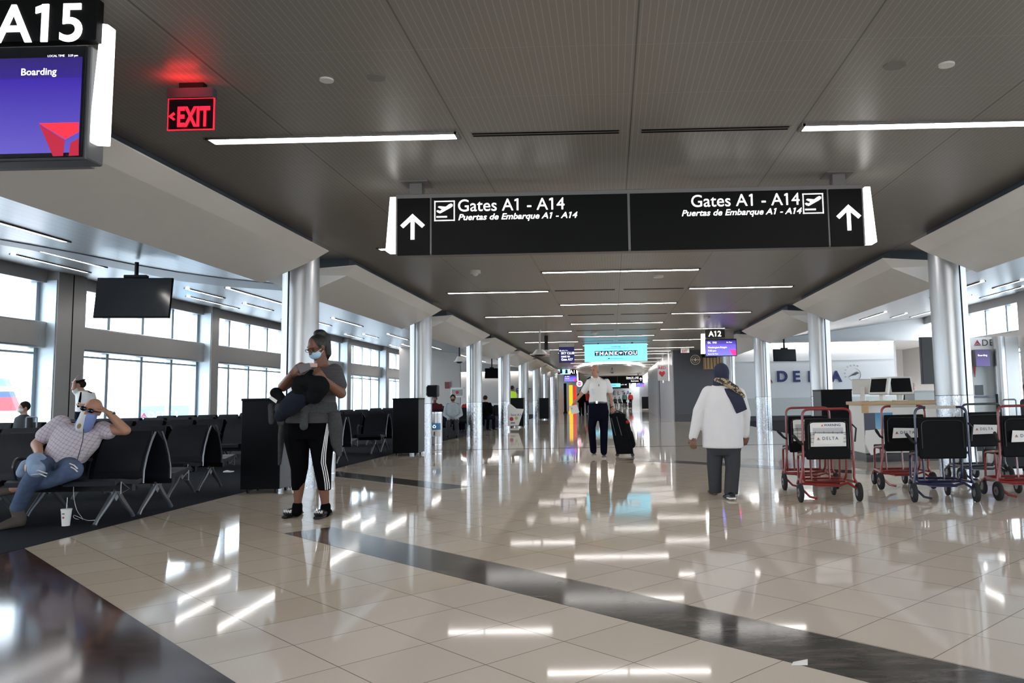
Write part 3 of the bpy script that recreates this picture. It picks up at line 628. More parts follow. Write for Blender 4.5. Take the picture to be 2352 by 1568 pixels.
# navy club sign
Y = 29.6; a, b = at(1284, 833, Y), at(1319, 796, Y)
t = empty('hanging_sign', ((a.x+b.x)/2, Y, b.z), 'small navy hanging sign reading SKY CLUB next to Gate A17', 'sign')
M['navysign'] = mat('navy_sign_face', (.02, .015, .16), .4, emit=.25)
MB().b(a.x, b.x, Y, Y+.06, a.z, b.z).build('panel', 'navysign', t)
MB().b(a.x+.01, b.x-.01, Y, Y+.05, b.z, b.z+.13).build('top_bracket', 'whiteplastic', t)
MB().cyl(((a.x+b.x)/2, Y+.03, b.z+.1), ((a.x+b.x)/2, Y+.03, ZC), .012).build('rod', 'seatmetal', t)
for i, s in enumerate(('SKY CLUB', 'next to', 'Gate A17')): text(s, .118, (a.x+.08, Y-.004, b.z-.27-.115*i), X, Z, 'letter', 'lettering', t, depth=.001, bold=.012, xs=.92)
text('DELTA', .055, (a.x+.10, Y-.004, b.z-.155), X, Z, 'letter', 'lettering', t, depth=.001, space=1.5)
MB().prism([(a.x+.02, b.z-.155), (a.x+.08, b.z-.155), (a.x+.05, b.z-.10)], 'y', Y-.004, Y).build('emblem', 'letter', t)
# pale advert screen with two travellers, far
Y = 58; a, b = at(1264, 860, Y), at(1309, 836, Y)
t = empty('advert_screen', ((a.x+b.x)/2, Y, b.z), 'pale blue distant advert screen showing two travellers with luggage', 'screen')
MB().b(a.x, b.x, Y, Y+.1, a.z, b.z).build('panel', mat('pale_blue_screen', (.45, .78, .88), .5, emit=1.0), t)
MB().cyl(((a.x+b.x)/2, Y+.05, b.z), ((a.x+b.x)/2, Y+.05, ZC), .03).build('rod', 'signblack', t)
pm = MB()
for u, s in ((.55, 1), (.82, .8)):
    x = a.x+(b.x-a.x)*u; pm.ell((x, Y-.004, a.z+.5*s+.05), (.05, .003, .06)).prism([(x-.09, a.z+.06), (x+.09, a.z+.06), (x+.07, a.z+.42*s), (x-.07, a.z+.42*s)], 'y', Y-.006, Y)
pm.build('pictured_travellers', 'navyletter', t); MB().b(a.x+.52, a.x+.72, Y-.008, Y, a.z+.01, a.z+.16).build('pictured_suitcase', 'redletter', t)
# far black overhead sign and second blue sign
t, fr, k = hanging_sign(72, *(at(1345, 0, 72).x, at(1456, 0, 72).x), 2.42, 3.1, 'distant black overhead sign reading Gates A1 - A10 and Restrooms')
MB().b(fr[1][0], fr[1][0]+.1, 72.05, 72.15, 3.1, ZC).b(fr[2][1]-.1, fr[2][1], 72.05, 72.15, 3.1, ZC).build('bracket', 'signframe', t)
text('Gates A1 - A10', .17, (fr[2][1]-.03, 71.99, 2.86), X, Z, 'letter', 'lettering', t, 'RIGHT', .003, bold=.01)
text('Puertas de Embarque A1 - A10', .085, (fr[2][1]-.03, 71.99, 2.77), X, Z, 'letter', 'lettering', t, 'RIGHT', .003)
text('Restrooms', .15, (fr[2][1]-.03, 71.99, 2.56), X, Z, 'letter', 'lettering', t, 'RIGHT', .003, bold=.01)
up_arrow((fr[3][0]+fr[3][1])/2, 2.6, 2.9, .25, 71.99, t)
Y = 84; a, b = at(1350, 890, Y), at(1425, 880, Y)
t = empty('lit_advert_sign', ((a.x+b.x)/2, Y, b.z), 'second, much smaller and farther light blue sign, partly behind the walking man', 'sign')
MB().b(a.x, b.x, Y, Y+.15, a.z, b.z).build('panel', 'cyan', t); text('THANK YOU', .22, ((a.x+b.x)/2+.6, Y-.01, a.z+.12), X, Z, 'navyletter', 'lettering', t, 'CENTER', .002, bold=.02)
MB().cyl(((a.x+b.x)/2, Y+.05, b.z), ((a.x+b.x)/2, Y+.05, ZC), .03).build('rod', 'signblack', t)
t, fr, k = hanging_sign(100, *(at(1360, 0, 100).x, at(1426, 0, 100).x), 2.3, 2.95, 'farthest black overhead sign, below the small light blue sign')
text('Gates A1 - A8', .17, (fr[2][1]-.03, 99.99, 2.7), X, Z, 'letter', 'lettering', t, 'RIGHT', .003, bold=.01)
MB().b(fr[0][0]+.3, fr[0][0]+.36, 100.1, 100.2, 2.95, ZC).build('bracket', 'signframe', t)
tag(text('DELTA', .85, (at(1395, 905, 121.9).x, 121.9, 1.6), X, Z, 'navyletter', 'wall_lettering', None, depth=.02, space=1.5), 'small distant DELTA lettering on the pale end wall of the corridor', 'lettering')
# exit signs
def exit_sign(x0, y0, x1, y1, Y, label, near=True, ceil=None):
    a, b = at(x0, y1, Y), at(x1, y0, Y); w = b.x-a.x; h = b.z-a.z; t = empty('exit_sign', ((a.x+b.x)/2, Y, b.z), label, 'exit sign')
    MB().b(a.x, b.x, Y-.005, Y+.055, b.z-h*.24, b.z).build('housing', mat('dark_violet_grey_housing', (.06, .055, .075), .4) if near else 'whiteplastic', t, bevel=.004 if near else 0)
    MB().b(a.x, b.x, Y+.02, Y+.028, a.z, b.z-h*.24).build('panel', mat('dark_sign_panel', (.018, .008, .014), .15) if near else 'paper', t)
    MB().b(a.x+w*.25, b.x-w*.22, Y, Y+.05, b.z, ZC if ceil is None else ceil).build('mount', 'blackplastic', t)
    text('EXIT', h*(.66 if near else .62), (a.x+w*(.20 if near else .12), Y+.014, a.z+h*.09), X, Z, 'exitred' if near else 'redletter', 'lettering', t, depth=.002, bold=.03, xs=.575 if near else .8, flag=False)
    if near:
        for xa, xb, za, zb in ((a.x, b.x, a.z, a.z+.003), (a.x, b.x, b.z-h*.245, b.z-h*.235), (a.x, a.x+.003, a.z, b.z-h*.24), (b.x-.003, b.x, a.z, b.z-h*.24)): MB().b(xa, xb, Y+.014, Y+.03, za, zb).build('glowing_edge', 'exitred', t)
        MB().prism([(a.x+w*.02, a.z+h*.33), (a.x+w*.13, a.z+h*.43), (a.x+w*.16, a.z+h*.38), (a.x+w*.09, a.z+h*.33), (a.x+w*.16, a.z+h*.27), (a.x+w*.13, a.z+h*.23)], 'y', Y+.012, Y+.018).build('arrow', 'exitred', t)
        # lamps in the top of the housing wash the ceiling red
        l = D.lights.new('exit_lamp', 'AREA'); l.energy = .6; l.color = (1, .03, .03); l.size = .2; l.size_y = .03; l.shape = 'RECTANGLE'; lo = D.objects.new('exit_lamp', l); COL.objects.link(lo)
        lo.location = Vector(((a.x+b.x)/2, Y-.10, b.z-.06))-t.location; lo.rotation_euler = (math.pi-.25, 0, 0); lo.parent = t
    return t
exit_sign(381, 200, 490, 297, 5.11, 'red glowing exit sign with left arrow, hanging at upper left')
exit_sign(1247, 803, 1262, 818, 27, 'small pale exit sign behind the white dome camera', False)
exit_sign(1564, 797, 1583, 810, 35, 'small exit sign on the ceiling left of gate display A12', False)
# hanging cameras
def dome(x, ytop, ybot, Y, label, m='whiteplastic', pole='whiteplastic', r=.1, ztop=None):
    c = at(x, ybot, Y); t = empty('dome_camera', (c.x, Y, c.z), label, 'camera'); zt = ztop if ztop else ZC
    MB().cyl((c.x, Y, c.z+.2), (c.x, Y, zt), .028 if pole == 'whiteplastic' else .02).cyl((c.x, Y, zt-.03), (c.x, Y, zt), .06).build('pole', pole, t)
    MB().cyl((c.x, Y, c.z+.06), (c.x, Y, c.z+.2), r*.95, r*.45, 24).cyl((c.x, Y, c.z+.045), (c.x, Y, c.z+.07), r*1.15, None, 24).build('hood', m, t, smooth=True)
    MB().ell((c.x, Y, c.z+.06), (r*.7, r*.7, .065)).build('dome', 'blackplastic', t, smooth=True)
dome(1240, 760, 818, 24.5, 'white dome camera on a long white pole, left of the navy club sign', r=.26)
dome(1055, 808, 834, 24, 'white bullet-shaped camera on black stem over the left seating', pole='blackplastic', r=.14, ztop=3.62)
dome(1406, 832, 857, 50, 'white dome camera on black stem behind the walking man', pole='blackplastic', r=.14)
# ------------------------------------------------------------------ televisions
def tv(x0, y0, x1, y1, Y, label, ztop, tilt=.12, vert=False):
    a, b = at(x0, y1, Y), at(x1, y0, Y); t = empty('television', ((a.x+b.x)/2, Y, b.z), label, 'television'); cx = (a.x+b.x)/2; w = b.x-a.x; h = b.z-a.z
    mt = Matrix.Translation((cx, Y, b.z)) @ Matrix.Rotation(-tilt, 4, 'X') @ Matrix.Rotation(.08, 4, 'Z')
    MB().b(-w/2, w/2, 0, .05, -h, 0, mt).b(-w*.3, w*.3, .05, .10, -h*.8, -h*.25, mt).build('casing', 'black', t, bevel=.006)
    MB().b(-w/2+.012, w/2-.012, -.004, 0, -h+.03, -.012, mt).build('screen', mat('unlit_screen', (.004, .004, .005), .12), t)
    MB().b(-w*.15, w*.15, -.02, .08, 0, .05, mt).build('mount', 'blackplastic', t)
    MB().cyl((cx, Y+.03, b.z), (cx, Y+.03, ztop), .035).build('pole', 'blackplastic', t)
tv(224, 636, 394, 733, 14.6, 'large black television hanging from the left ceiling', 3.78)
tv(1114, 845, 1145, 869, 42, 'small distant black television hanging over the left seating', 3.7)
tv(1776, 801, 1828, 830, 31, 'black television hanging in front of the white DELTA wall', 3.75)
# ================================================================== WALL LETTERING (right gate)
yy = 35.965
for ch, x in (('D', 1784), ('E', 1821), ('L', 1856), ('T', 1882), ('A', 1910)):
    p = at(x, 876, yy)
    tag(text(ch, .66, (p.x, yy, p.z), X, Z, 'navyletter', 'wall_letter', None, depth=.03, bold=.03), 'navy letter %s of the big wall lettering on the white gate wall' % ch, 'letter', 'navy wall letters')
def delta_mark(x, z, s, y, parent=None, label=None):
    t = parent if parent else empty('airline_emblem', (x, y, z), label, 'emblem')
    MB().prism([(x-s/2, z), (x, z+s*.78), (x, z+s*.33)], 'y', y-.02*s, y).build('emblem_facet', 'redletter', t)
    MB().prism([(x+.02*s, z+s*.33), (x+.02*s, z+s*.78), (x+s/2, z)], 'y', y-.02*s, y).build('emblem_facet', 'darkred', t)
    MB().prism([(x-s*.45, z-s*.02), (x, z+s*.24), (x+s*.45, z-s*.02), (x, z+s*.06)], 'y', y-.02*s, y).build('emblem_facet', 'darkred', t)
    return t
p = at(1763, 880, yy); delta_mark(p.x, p.z, .5, yy, None, 'red triangular airline emblem left of the navy wall letters')
p = at(1962, 860, yy); t = empty('alliance_emblem', (p.x, yy, p.z), 'round grey alliance emblem lettered SKYTEAM on the white wall', 'emblem')
mb = MB()
for i in range(-12, 6):
    a0, a1 = math.pi*2*(i/24), math.pi*2*((i+1)/24); r0, r1 = .275, .275+.022*math.sin(math.pi*(i+12)/18)
    mb.prism([(p.x+r0*math.cos(a0), p.z+r0*math.sin(a0)), (p.x+r0*math.cos(a1), p.z+r0*math.sin(a1)), (p.x+r1*math.cos(a1), p.z+r1*math.sin(a1)), (p.x+r1*math.cos(a0), p.z+r1*math.sin(a0))], 'y', yy-.01, yy) if r1-r0 > .003 else None
mb.build('ring', 'blackgrey', t)
for j in range(3):
    MB().tube([(p.x-.22+.07*j, yy, p.z-.08+.04*j), (p.x-.1+.07*j, yy, p.z-.02), (p.x+.02+.07*j, yy, p.z+.06), (p.x+.14+.04*j, yy, p.z+.12-.03*j)], .014, 6).build('swoosh', 'blackgrey', t)
for i, ch in enumerate('SKYTEAM'):
    a = math.radians(200-22*i); c = Vector((p.x-.02+.36*math.cos(a), yy-.005, p.z+.02+.36*math.sin(a))); r = Vector((math.sin(a), 0, -math.cos(a)))
    text(ch, .10, c, r, Vector((math.cos(a), 0, math.sin(a))), 'blackgrey', 'lettering', t, depth=.002)
# left far gate wall letters
yl = 62.4
for ch, x in (('D', 1168), ('E', 1185), ('L', 1199), ('T', 1209)):
    p = at(x, 903, yl)
    tag(text(ch, .56, (p.x, yl, p.z), X, Z, 'navyletter', 'wall_letter', None, depth=.03, bold=.012), 'small navy letter %s on the far left gate wall between the columns' % ch, 'letter', 'navy letters on the far left wall')
# coffee shop emblem and timber soffit, AED sign, extinguisher
p = at(1597, 826, 36.9); t = empty('round_wall_emblem', (p.x, 36.9, p.z), 'round pale coffee shop emblem on the charcoal wall', 'emblem')
M['tan'] = mat('tan_lettering', (.55, .48, .38), .5, emit=.12)
def ringm(c, r0, r1, n=40):
    mb = MB()
    for i in range(n):
        a0, a1 = 2*math.pi*i/n, 2*math.pi*(i+1)/n
        mb.prism([(c.x+r0*math.cos(a0), c.z+r0*math.sin(a0)), (c.x+r0*math.cos(a1), c.z+r0*math.sin(a1)), (c.x+r1*math.cos(a1), c.z+r1*math.sin(a1)), (c.x+r1*math.cos(a0), c.z+r1*math.sin(a0))], 'y', c.y-.03, c.y)
    return mb
ringm(Vector((p.x, 36.9, p.z)), .20, .225).build('outer_ring', 'tan', t); ringm(Vector((p.x, 36.9, p.z)), .125, .14).build('inner_ring', 'tan', t)
MB().ell((p.x, 36.88, p.z), (.05, .02, .075)).b(p.x-.2, p.x+.2, 36.86, 36.9, p.z-.015, p.z+.015).build('bean_and_bar', 'tan', t)
mb = MB()
a, b = at(1618, 847, 36.6), at(1654, 820, 36.6)
t = empty('timber_soffit', ((a.x+b.x)/2, 36.5, b.z), 'light timber board box over the shop front beside the charcoal wall', 'soffit')
MB().b(a.x, b.x, 36.3, 37.0, a.z, b.z).build('boards', 'wood', t)
for i in range(5): x = a.x+(b.x-a.x)*(i+.5)/5; MB().b(x-.012, x+.012, 36.29, 36.31, a.z, b.z).build('board_joint', 'seam', t)
MB().b(a.x-.15, b.x-.2, 36.1, 36.28, b.z-.02, b.z+.18).build('black_sign', 'signblack', t)
Y = 39.6; a, b = at(1511, 874, Y), at(1530, 837, Y); t = empty('defibrillator_sign', (b.x, Y, a.z), 'red AED heart sign projecting from the grey corridor wall', 'sign')
MB().b(a.x, 2.8, Y, Y+.03, a.z, b.z).build('sign_panel', mat('pale_grey_panel', (.45, .45, .46), .4), t)
xc, w = (a.x+b.x)/2, b.x-a.x; zz = b.z
text('AED', .20, (xc, Y-.003, zz-.22), X, Z, 'redletter', 'lettering', t, 'CENTER', .002, bold=.02)
MB().prism([(xc, zz-.60), (xc+.15, zz-.43), (xc+.13, zz-.33), (xc+.06, zz-.31), (xc, zz-.37), (xc-.06, zz-.31), (xc-.13, zz-.33), (xc-.15, zz-.43)], 'y', Y-.012, Y).build('heart', 'redletter', t)
# ================================================================== SEATING
def seat_row(yc, x_end, n, label, far=False):
    t = empty('beam_seating', (x_end-n*.28, yc, 0), label, 'seating', 'rows of double-sided black seats')
    p = .56; first = {}
    def put(key, builder, loc):
        if key not in SEATM: SEATM[key] = builder()
        me, m = SEATM[key]
        o = D.objects.new(key.split(':')[0], me); COL.objects.link(o); o.parent = t; o.location = Vector(loc)-t.location
        return o
    for i in range(n):
        x = x_end-.26-i*p
        for s in ((-1, 1) if not far else (-1, 1)):
            put('seat_pan:%d' % s, lambda: mk(seat_pan(s), 'leather', True), (x, yc, 0))
            put('backrest:%d' % s, lambda: mk(seat_back(s), 'leather', True), (x, yc, 0))
        if not far:
            for s in (-1, 1):
                if i % 2 == 0 or i == n-1: put('leg:%d' % s, lambda: mk(seat_leg(s), 'seatmetal', True), (x+(.05 if i == 0 else .0), yc, 0))
                if i > 0: put('armrest:%d' % s, lambda: mk(seat_arm(s), 'seatarm', True), (x+.28, yc, 0))
                if i == 0: put('edge_trim:%d' % s, lambda: mk(seat_trim(s), 'seatmetal', True), (x, yc, 0))
    for s in (-1, 1): MB().b(x_end-n*p+.05, x_end-.03, yc+s*.36-.03, yc+s*.36+.03, .30, .37).build('beam', 'blackplastic', t)
    return t
M['seatarm'] = mat('dark_armrest', (.035, .035, .04), .35)
SEATM = {}
def mk(mb, m, smooth):
    o = mb.build('tmp', m, smooth=smooth); me = o.data; D.objects.remove(o); return me, m
def back_profile(s): return [(s*.25, .36), (s*.245, .48), (s*.20, .62), (s*.13, .76), (s*.06, .86)]
def seat_back(s):
    pr = back_profile(s); th = .022; mb = MB(); L = []
    for k, (y, z) in enumerate(pr): L.append([Vector((-.25+.0*k, y, z)), Vector((.25, y, z)), Vector((.25, y-s*th, z)), Vector((-.25, y-s*th, z))])
    L[-1][0].x += .03; L[-1][3].x += .03; L[-1][1].x -= .03; L[-1][2].x -= .03; L[-1][0].z += .012; L[-1][1].z += .012
    mb.rings(L)
    pad = [[Vector((-.22, y+s*.008, z)), Vector((.22, y+s*.008, z)), Vector((.22, y, z)), Vector((-.22, y, z))] for y, z in pr[1:]]
    return mb.rings(pad)
def seat_pan(s):
    pr = [(s*.22, .415), (s*.35, .405), (s*.52, .425), (s*.66, .445), (s*.70, .425)]
    mb = MB(); mb.rings([[Vector((-.25, y, z)), Vector((.25, y, z)), Vector((.25, y, z-.045)), Vector((-.25, y, z-.045))] for y, z in pr]); return mb
def seat_leg(s):
    mb = MB(); x = 0
    for sg in (-1, 1): mb.tube([(x, s*.36, .31), (x, s*.36+sg*.12, .19), (x, s*.36+sg*.27, .06), (x, s*.36+sg*.31, .012)], [.03, .026, .018, .02], 8, flat=1.0)
    mb.prism([(s*.36-.10, .30), (s*.36+.10, .30), (s*.36, .20)], 'x', -.012, .012)
    return mb
def seat_arm(s): return MB().arc([(0, s*.24, .60), (0, s*.52, .64), (0, s*.56, .56), (0, s*.50, .40)], .017, .06, 6)
def seat_trim(s):
    mb = MB(); mb.tube([(.258, y, z) for y, z in back_profile(s)]+[], .010, 6); mb.tube([(.258, s*.62, .41), (.258, s*.48, .33), (.258, s*.62, .30), (.258, s*.62, .41)], .006, 6); return mb
rows = [(8.38, -4.70, 6, 'nearest double row of black seats, where the man in the plaid shirt lounges'), (10.55, -5.20, 10, 'second double row of black seats from the camera, behind the man in the plaid shirt'),
        (14.9, -4.87, 13, 'third double row of black seats, its end panel just right of the standing woman'), (18.2, -5.0, 13, 'fourth double row of black seats, seen between the standing woman and the second black cabinet'),
        (21.7, -5.0, 13, 'fifth double row of black seats towards the windows'), (25.6, -5.1, 12, 'sixth double row of black seats, beside the seated man in grey shirt'),
        (30.0, -5.1, 12, 'seventh double row of black seats, right of the third steel column'), (36, -5.2, 10, 'eighth double row of black seats, deep in the left hold room'), (43, -5.2, 8, 'farthest double row of black seats on the left')]
for i, r in enumerate(rows): seat_row(*r, far=i > 4)
# ================================================================== CABINETS AND BINS
def cabinet(x0, x1, y0, y1, h, label, side=False):
    t = empty('charging_cabinet', ((x0+x1)/2, (y0+y1)/2, 0), label, 'cabinet', 'black wheeled cabinets')
    MB().b(x0, x1, y0, y1, .055, h-.03).build('body', 'black', t, bevel=.004)
    MB().b(x0-.008, x1+.008, y0-.008, y1+.008, h-.03, h).build('top', 'black', t, bevel=.003)
    for s, xx in ((1, x1),) if x0 < 0 else ((-1, x0),): MB().b(*sorted((xx, xx+s*.004)), y0+.006, y1-.006, .06, h-.035).build('side_panel', 'blackgrey', t)
    xs = x1+.004 if x0 < 0 else x0-.004
    MB().cyl((xs, y0+.3, h*.62), (xs+(.006 if x0 < 0 else -.006), y0+.3, h*.62), .012).build('lock', 'chrome', t)
    for a in (x0+.07, x1-.07):
        for b in (y0+.07, y1-.07): MB().cyl((a-.012, b, .028), (a+.012, b, .028), .028, None, 12).b(a-.02, a+.02, b-.02, b+.02, .045, .06).build('caster', 'blackplastic', t)
    return t
p = gnd(563, 1130); cabinet(-4.72, -4.22, 10.3, 10.75, 1.2, 'big black cabinet directly behind the standing woman in the striped shirt')
cabinet(-4.60, -4.06, 17.0, 17.55, 1.2, 'black cabinet against the second steel column, next to the recycling bin')
cabinet(-4.15, -3.62, 33.2, 33.75, 1.2, 'black cabinet behind the white cut-out display')
cabinet(-4.02, -3.5, 45, 45.5, 1.2, 'distant black cabinet in the left column row, nearer the shops')
cabinet(4.45, 5.10, 17.3, 18.0, 1.22, 'dark grey cabinet behind the two left red transport chairs')
cabinet(3.05, 3.5, 66, 66.5, 1.25, 'tiny distant black cabinet at the end of the grey corridor wall'); cabinet(2.9, 3.6, 78, 78.5, 1.2, 'tiny distant black cabinet, second beyond the grey corridor wall')
def bin_(x, y, r, h, label, recycle=True):
    t = empty('litter_bin', (x, y, 0), label, 'bin')
    MB().cyl((x, y, .03), (x, y, h-.03), r, seg=40).cyl((x, y, 0), (x, y, .03), r*.95, None, 40).build('body', 'steel', t, smooth=True)
    MB().cyl((x, y, h-.03), (x, y, h), r*1.02, None, 40).cyl((x, y, .10), (x, y, .115), r*1.015, None, 40).build('rim', 'chrome', t, smooth=True)
    if recycle:
        def wrap(z0, z1, m, nm, a0=-2.6, a1=-.55):
            n = 16; P = [(math.cos(a0+(a1-a0)*i/n), math.sin(a0+(a1-a0)*i/n)) for i in range(n+1)]; mb = MB()
            for (a, b), (c, d) in zip(P, P[1:]): mb.rings([[Vector((x+a*r*1.005, y+b*r*1.005, z)), Vector((x+c*r*1.005, y+d*r*1.005, z)), Vector((x+c*r*1.02, y+d*r*1.02, z)), Vector((x+a*r*1.02, y+b*r*1.02, z))] for z in (z0, z1)])
            return mb.build(nm, m, t, smooth=True)
        wrap(h*.52, h*.70, mat('recycling_blue', (.06, .25, .50), .4), 'blue_label'); wrap(h*.34, h*.52, 'paper', 'white_label')
        c = Vector((x, y-r*1.04, h*.61)); mb = MB()
        for k in range(3):
            a = math.pi/2+k*2.094; q = c+Vector((math.cos(a), 0, math.sin(a)))*.028; d = Vector((-math.sin(a), 0, math.cos(a)))
            mb.tube([q-d*.022, q, q+d*.022], .008, 6)
        mb.build('recycling_symbol', 'letter', t)
        MB().b(x-.012, x+.012, y-r*1.05, y-r, h*.37, h*.47).build('slot_mark', 'blackgrey', t)
bin_(at(1002, 0, 19.3).x, 19.3, .155, .87, 'steel recycling bin with blue label beside the second column'); bin_(at(752, 1060, 11.9).x, 11.9, .115, .42, 'ribbed steel litter bin at the foot of the column behind the standing woman', False)
bin_(-4.05, 34.6, .19, .87, 'distant recycling bin with blue label behind the third black cabinet')
bin_(5.2, 18.9, .20, .86, 'steel bin behind the leftmost red transport chair', False)
# white cut-out display
Y = 31.0; P = lambda x, y: (at(x, y, Y).x, at(x, y, Y).z)
t = empty('display_stand', (at(1185, 978, Y).x, Y, 0), 'white paper cut-out display standing on the floor at the fourth left column', 'display stand')
MB().prism([P(1166, 978), P(1191, 977), P(1203, 939), P(1186, 938), P(1172, 927), P(1166, 930)], 'y', Y, Y+.04).build('board', 'paper', t)
text('Save A Life', .12, (P(1173, 955)[0], Y-.004, P(1173, 955)[1]), X, Z, 'navyletter', 'lettering', t, depth=.001)
MB().ell((P(1175, 962)[0], Y, P(1175, 962)[1]), (.075, .006, .075)).build('red_button', 'redletter', t); MB().ell((P(1186, 960)[0], Y, P(1186, 960)[1]), (.06, .006, .06)).build('green_button', mat('yellow_green', (.5, .55, .15), .5), t)
MB().b(P(1173, 970)[0], P(1183, 970)[0], Y-.005, Y, P(1178, 972)[1], P(1178, 970)[1]).build('navy_bar', 'navyletter', t)
MB().b(P(1170, 975)[0], P(1190, 975)[0], Y+.04, Y+.3, 0, .03).build('foot', 'paper', t)
# wall box on column 2
t = empty('wall_telephone', (-4.0, 18.0, 1.3), 'black box mounted on the right side of the second steel column', 'telephone')
a, b = at(992, 911, 17.95), at(1005, 884, 17.95); MB().b(-4.075, b.x, 17.9, 18.15, a.z, b.z).build('casing', 'blackplastic', t, bevel=.02); MB().b(-4.07, b.x-.02, 17.88, 17.9, a.z+.03, b.z-.03).build('front_plate', 'black', t)
# ================================================================== SHOPS at far left
def shop_post(x, y0, y1, Y, m, label, w=6):
    a, b = at(x-w/2, y1, Y), at(x+w/2, y0, Y); o = MB().b(a.x, b.x, Y, Y+.4, 0, b.z).b(a.x-.04, b.x+.04, Y-.04, Y+.44, 0, .12).build('shop_post', m); return tag(o, label, 'post')
shop_post(1311, 884, 935, 66, mat('yellow_lit_post', (1, .55, .02), .4, emit=.9), 'yellow glowing post of the far shop, left of the walking man', 7)
shop_post(1320, 886, 930, 68, mat('red_lit_post', (.8, .03, .01), .4, emit=.7), 'red glowing post of the far shop, next to the yellow one', 5)
shop_post(1298, 880, 945, 63.5, 'signblack', 'black shop front post left of the yellow post', 5)
t = empty('round_shop_sign', (at(1331, 881, 64).x, 64, at(1331, 881, 64).z), 'round white shop sign with red centre, behind the walking man', 'sign'); c = at(1331, 881, 64)
MB().cyl((c.x, 64, c.z), (c.x, 64.1, c.z), .24, None, 32).build('disc', 'letter', t); MB().cyl((c.x, 63.96, c.z), (c.x, 64, c.z), .15, None, 32).build('red_centre', 'scrmag', t); MB().b(c.x-.1, c.x+.1, 63.94, 63.96, c.z-.025, c.z+.025).build('bar', 'letter', t)
MB().cyl((c.x, 64.05, c.z+.24), (c.x, 64.05, ZC), .02).build('rod', 'signblack', t)
# posters and small things on left return wall and pillar
def wallbox(nm, x0, y0, x1, y1, Y, m, label, cat, d=.04, extra=None):
    a, b = at(x0, y1, Y), at(x1, y0, Y); t = empty(nm, ((a.x+b.x)/2, Y, (a.z+b.z)/2), label, cat); MB().b(a.x, b.x, Y, Y+d, a.z, b.z).build('board', m, t)
    g = max(.01, (b.x-a.x)*.04); MB().b(a.x, b.x, Y-.01, Y, a.z, a.z+g).b(a.x, b.x, Y-.01, Y, b.z-g, b.z).b(a.x, a.x+g, Y-.01, Y, a.z, b.z).b(b.x-g, b.x, Y-.01, Y, a.z, b.z).build('frame', 'greyp', t)
    if extra: extra(t, a, b)
    return t
def pic(t, a, b):
    MB().b(a.x+.1, b.x-.1, 45.93, 45.94, a.z+.1, b.z-.12).build('picture', mat('grey_picture', (.35, .34, .33), .5, noise=.5, nscale=3), t); MB().ell(((a.x+b.x)/2, 45.92, (a.z+b.z)/2), (.09, .01, .09)).build('red_dot', 'redletter', t)
wallbox('wall_poster', 1034, 889, 1066, 913, 45.95, 'paper', 'grey poster with red dot on the cream wall of the left hold room', 'poster', extra=pic)
wallbox('wall_rack', 1021, 876, 1034, 893, 45.95, mat('dark_red_rack', (.18, .03, .03), .5), 'dark red and white leaflet rack on the cream wall, left of the grey poster', 'rack')
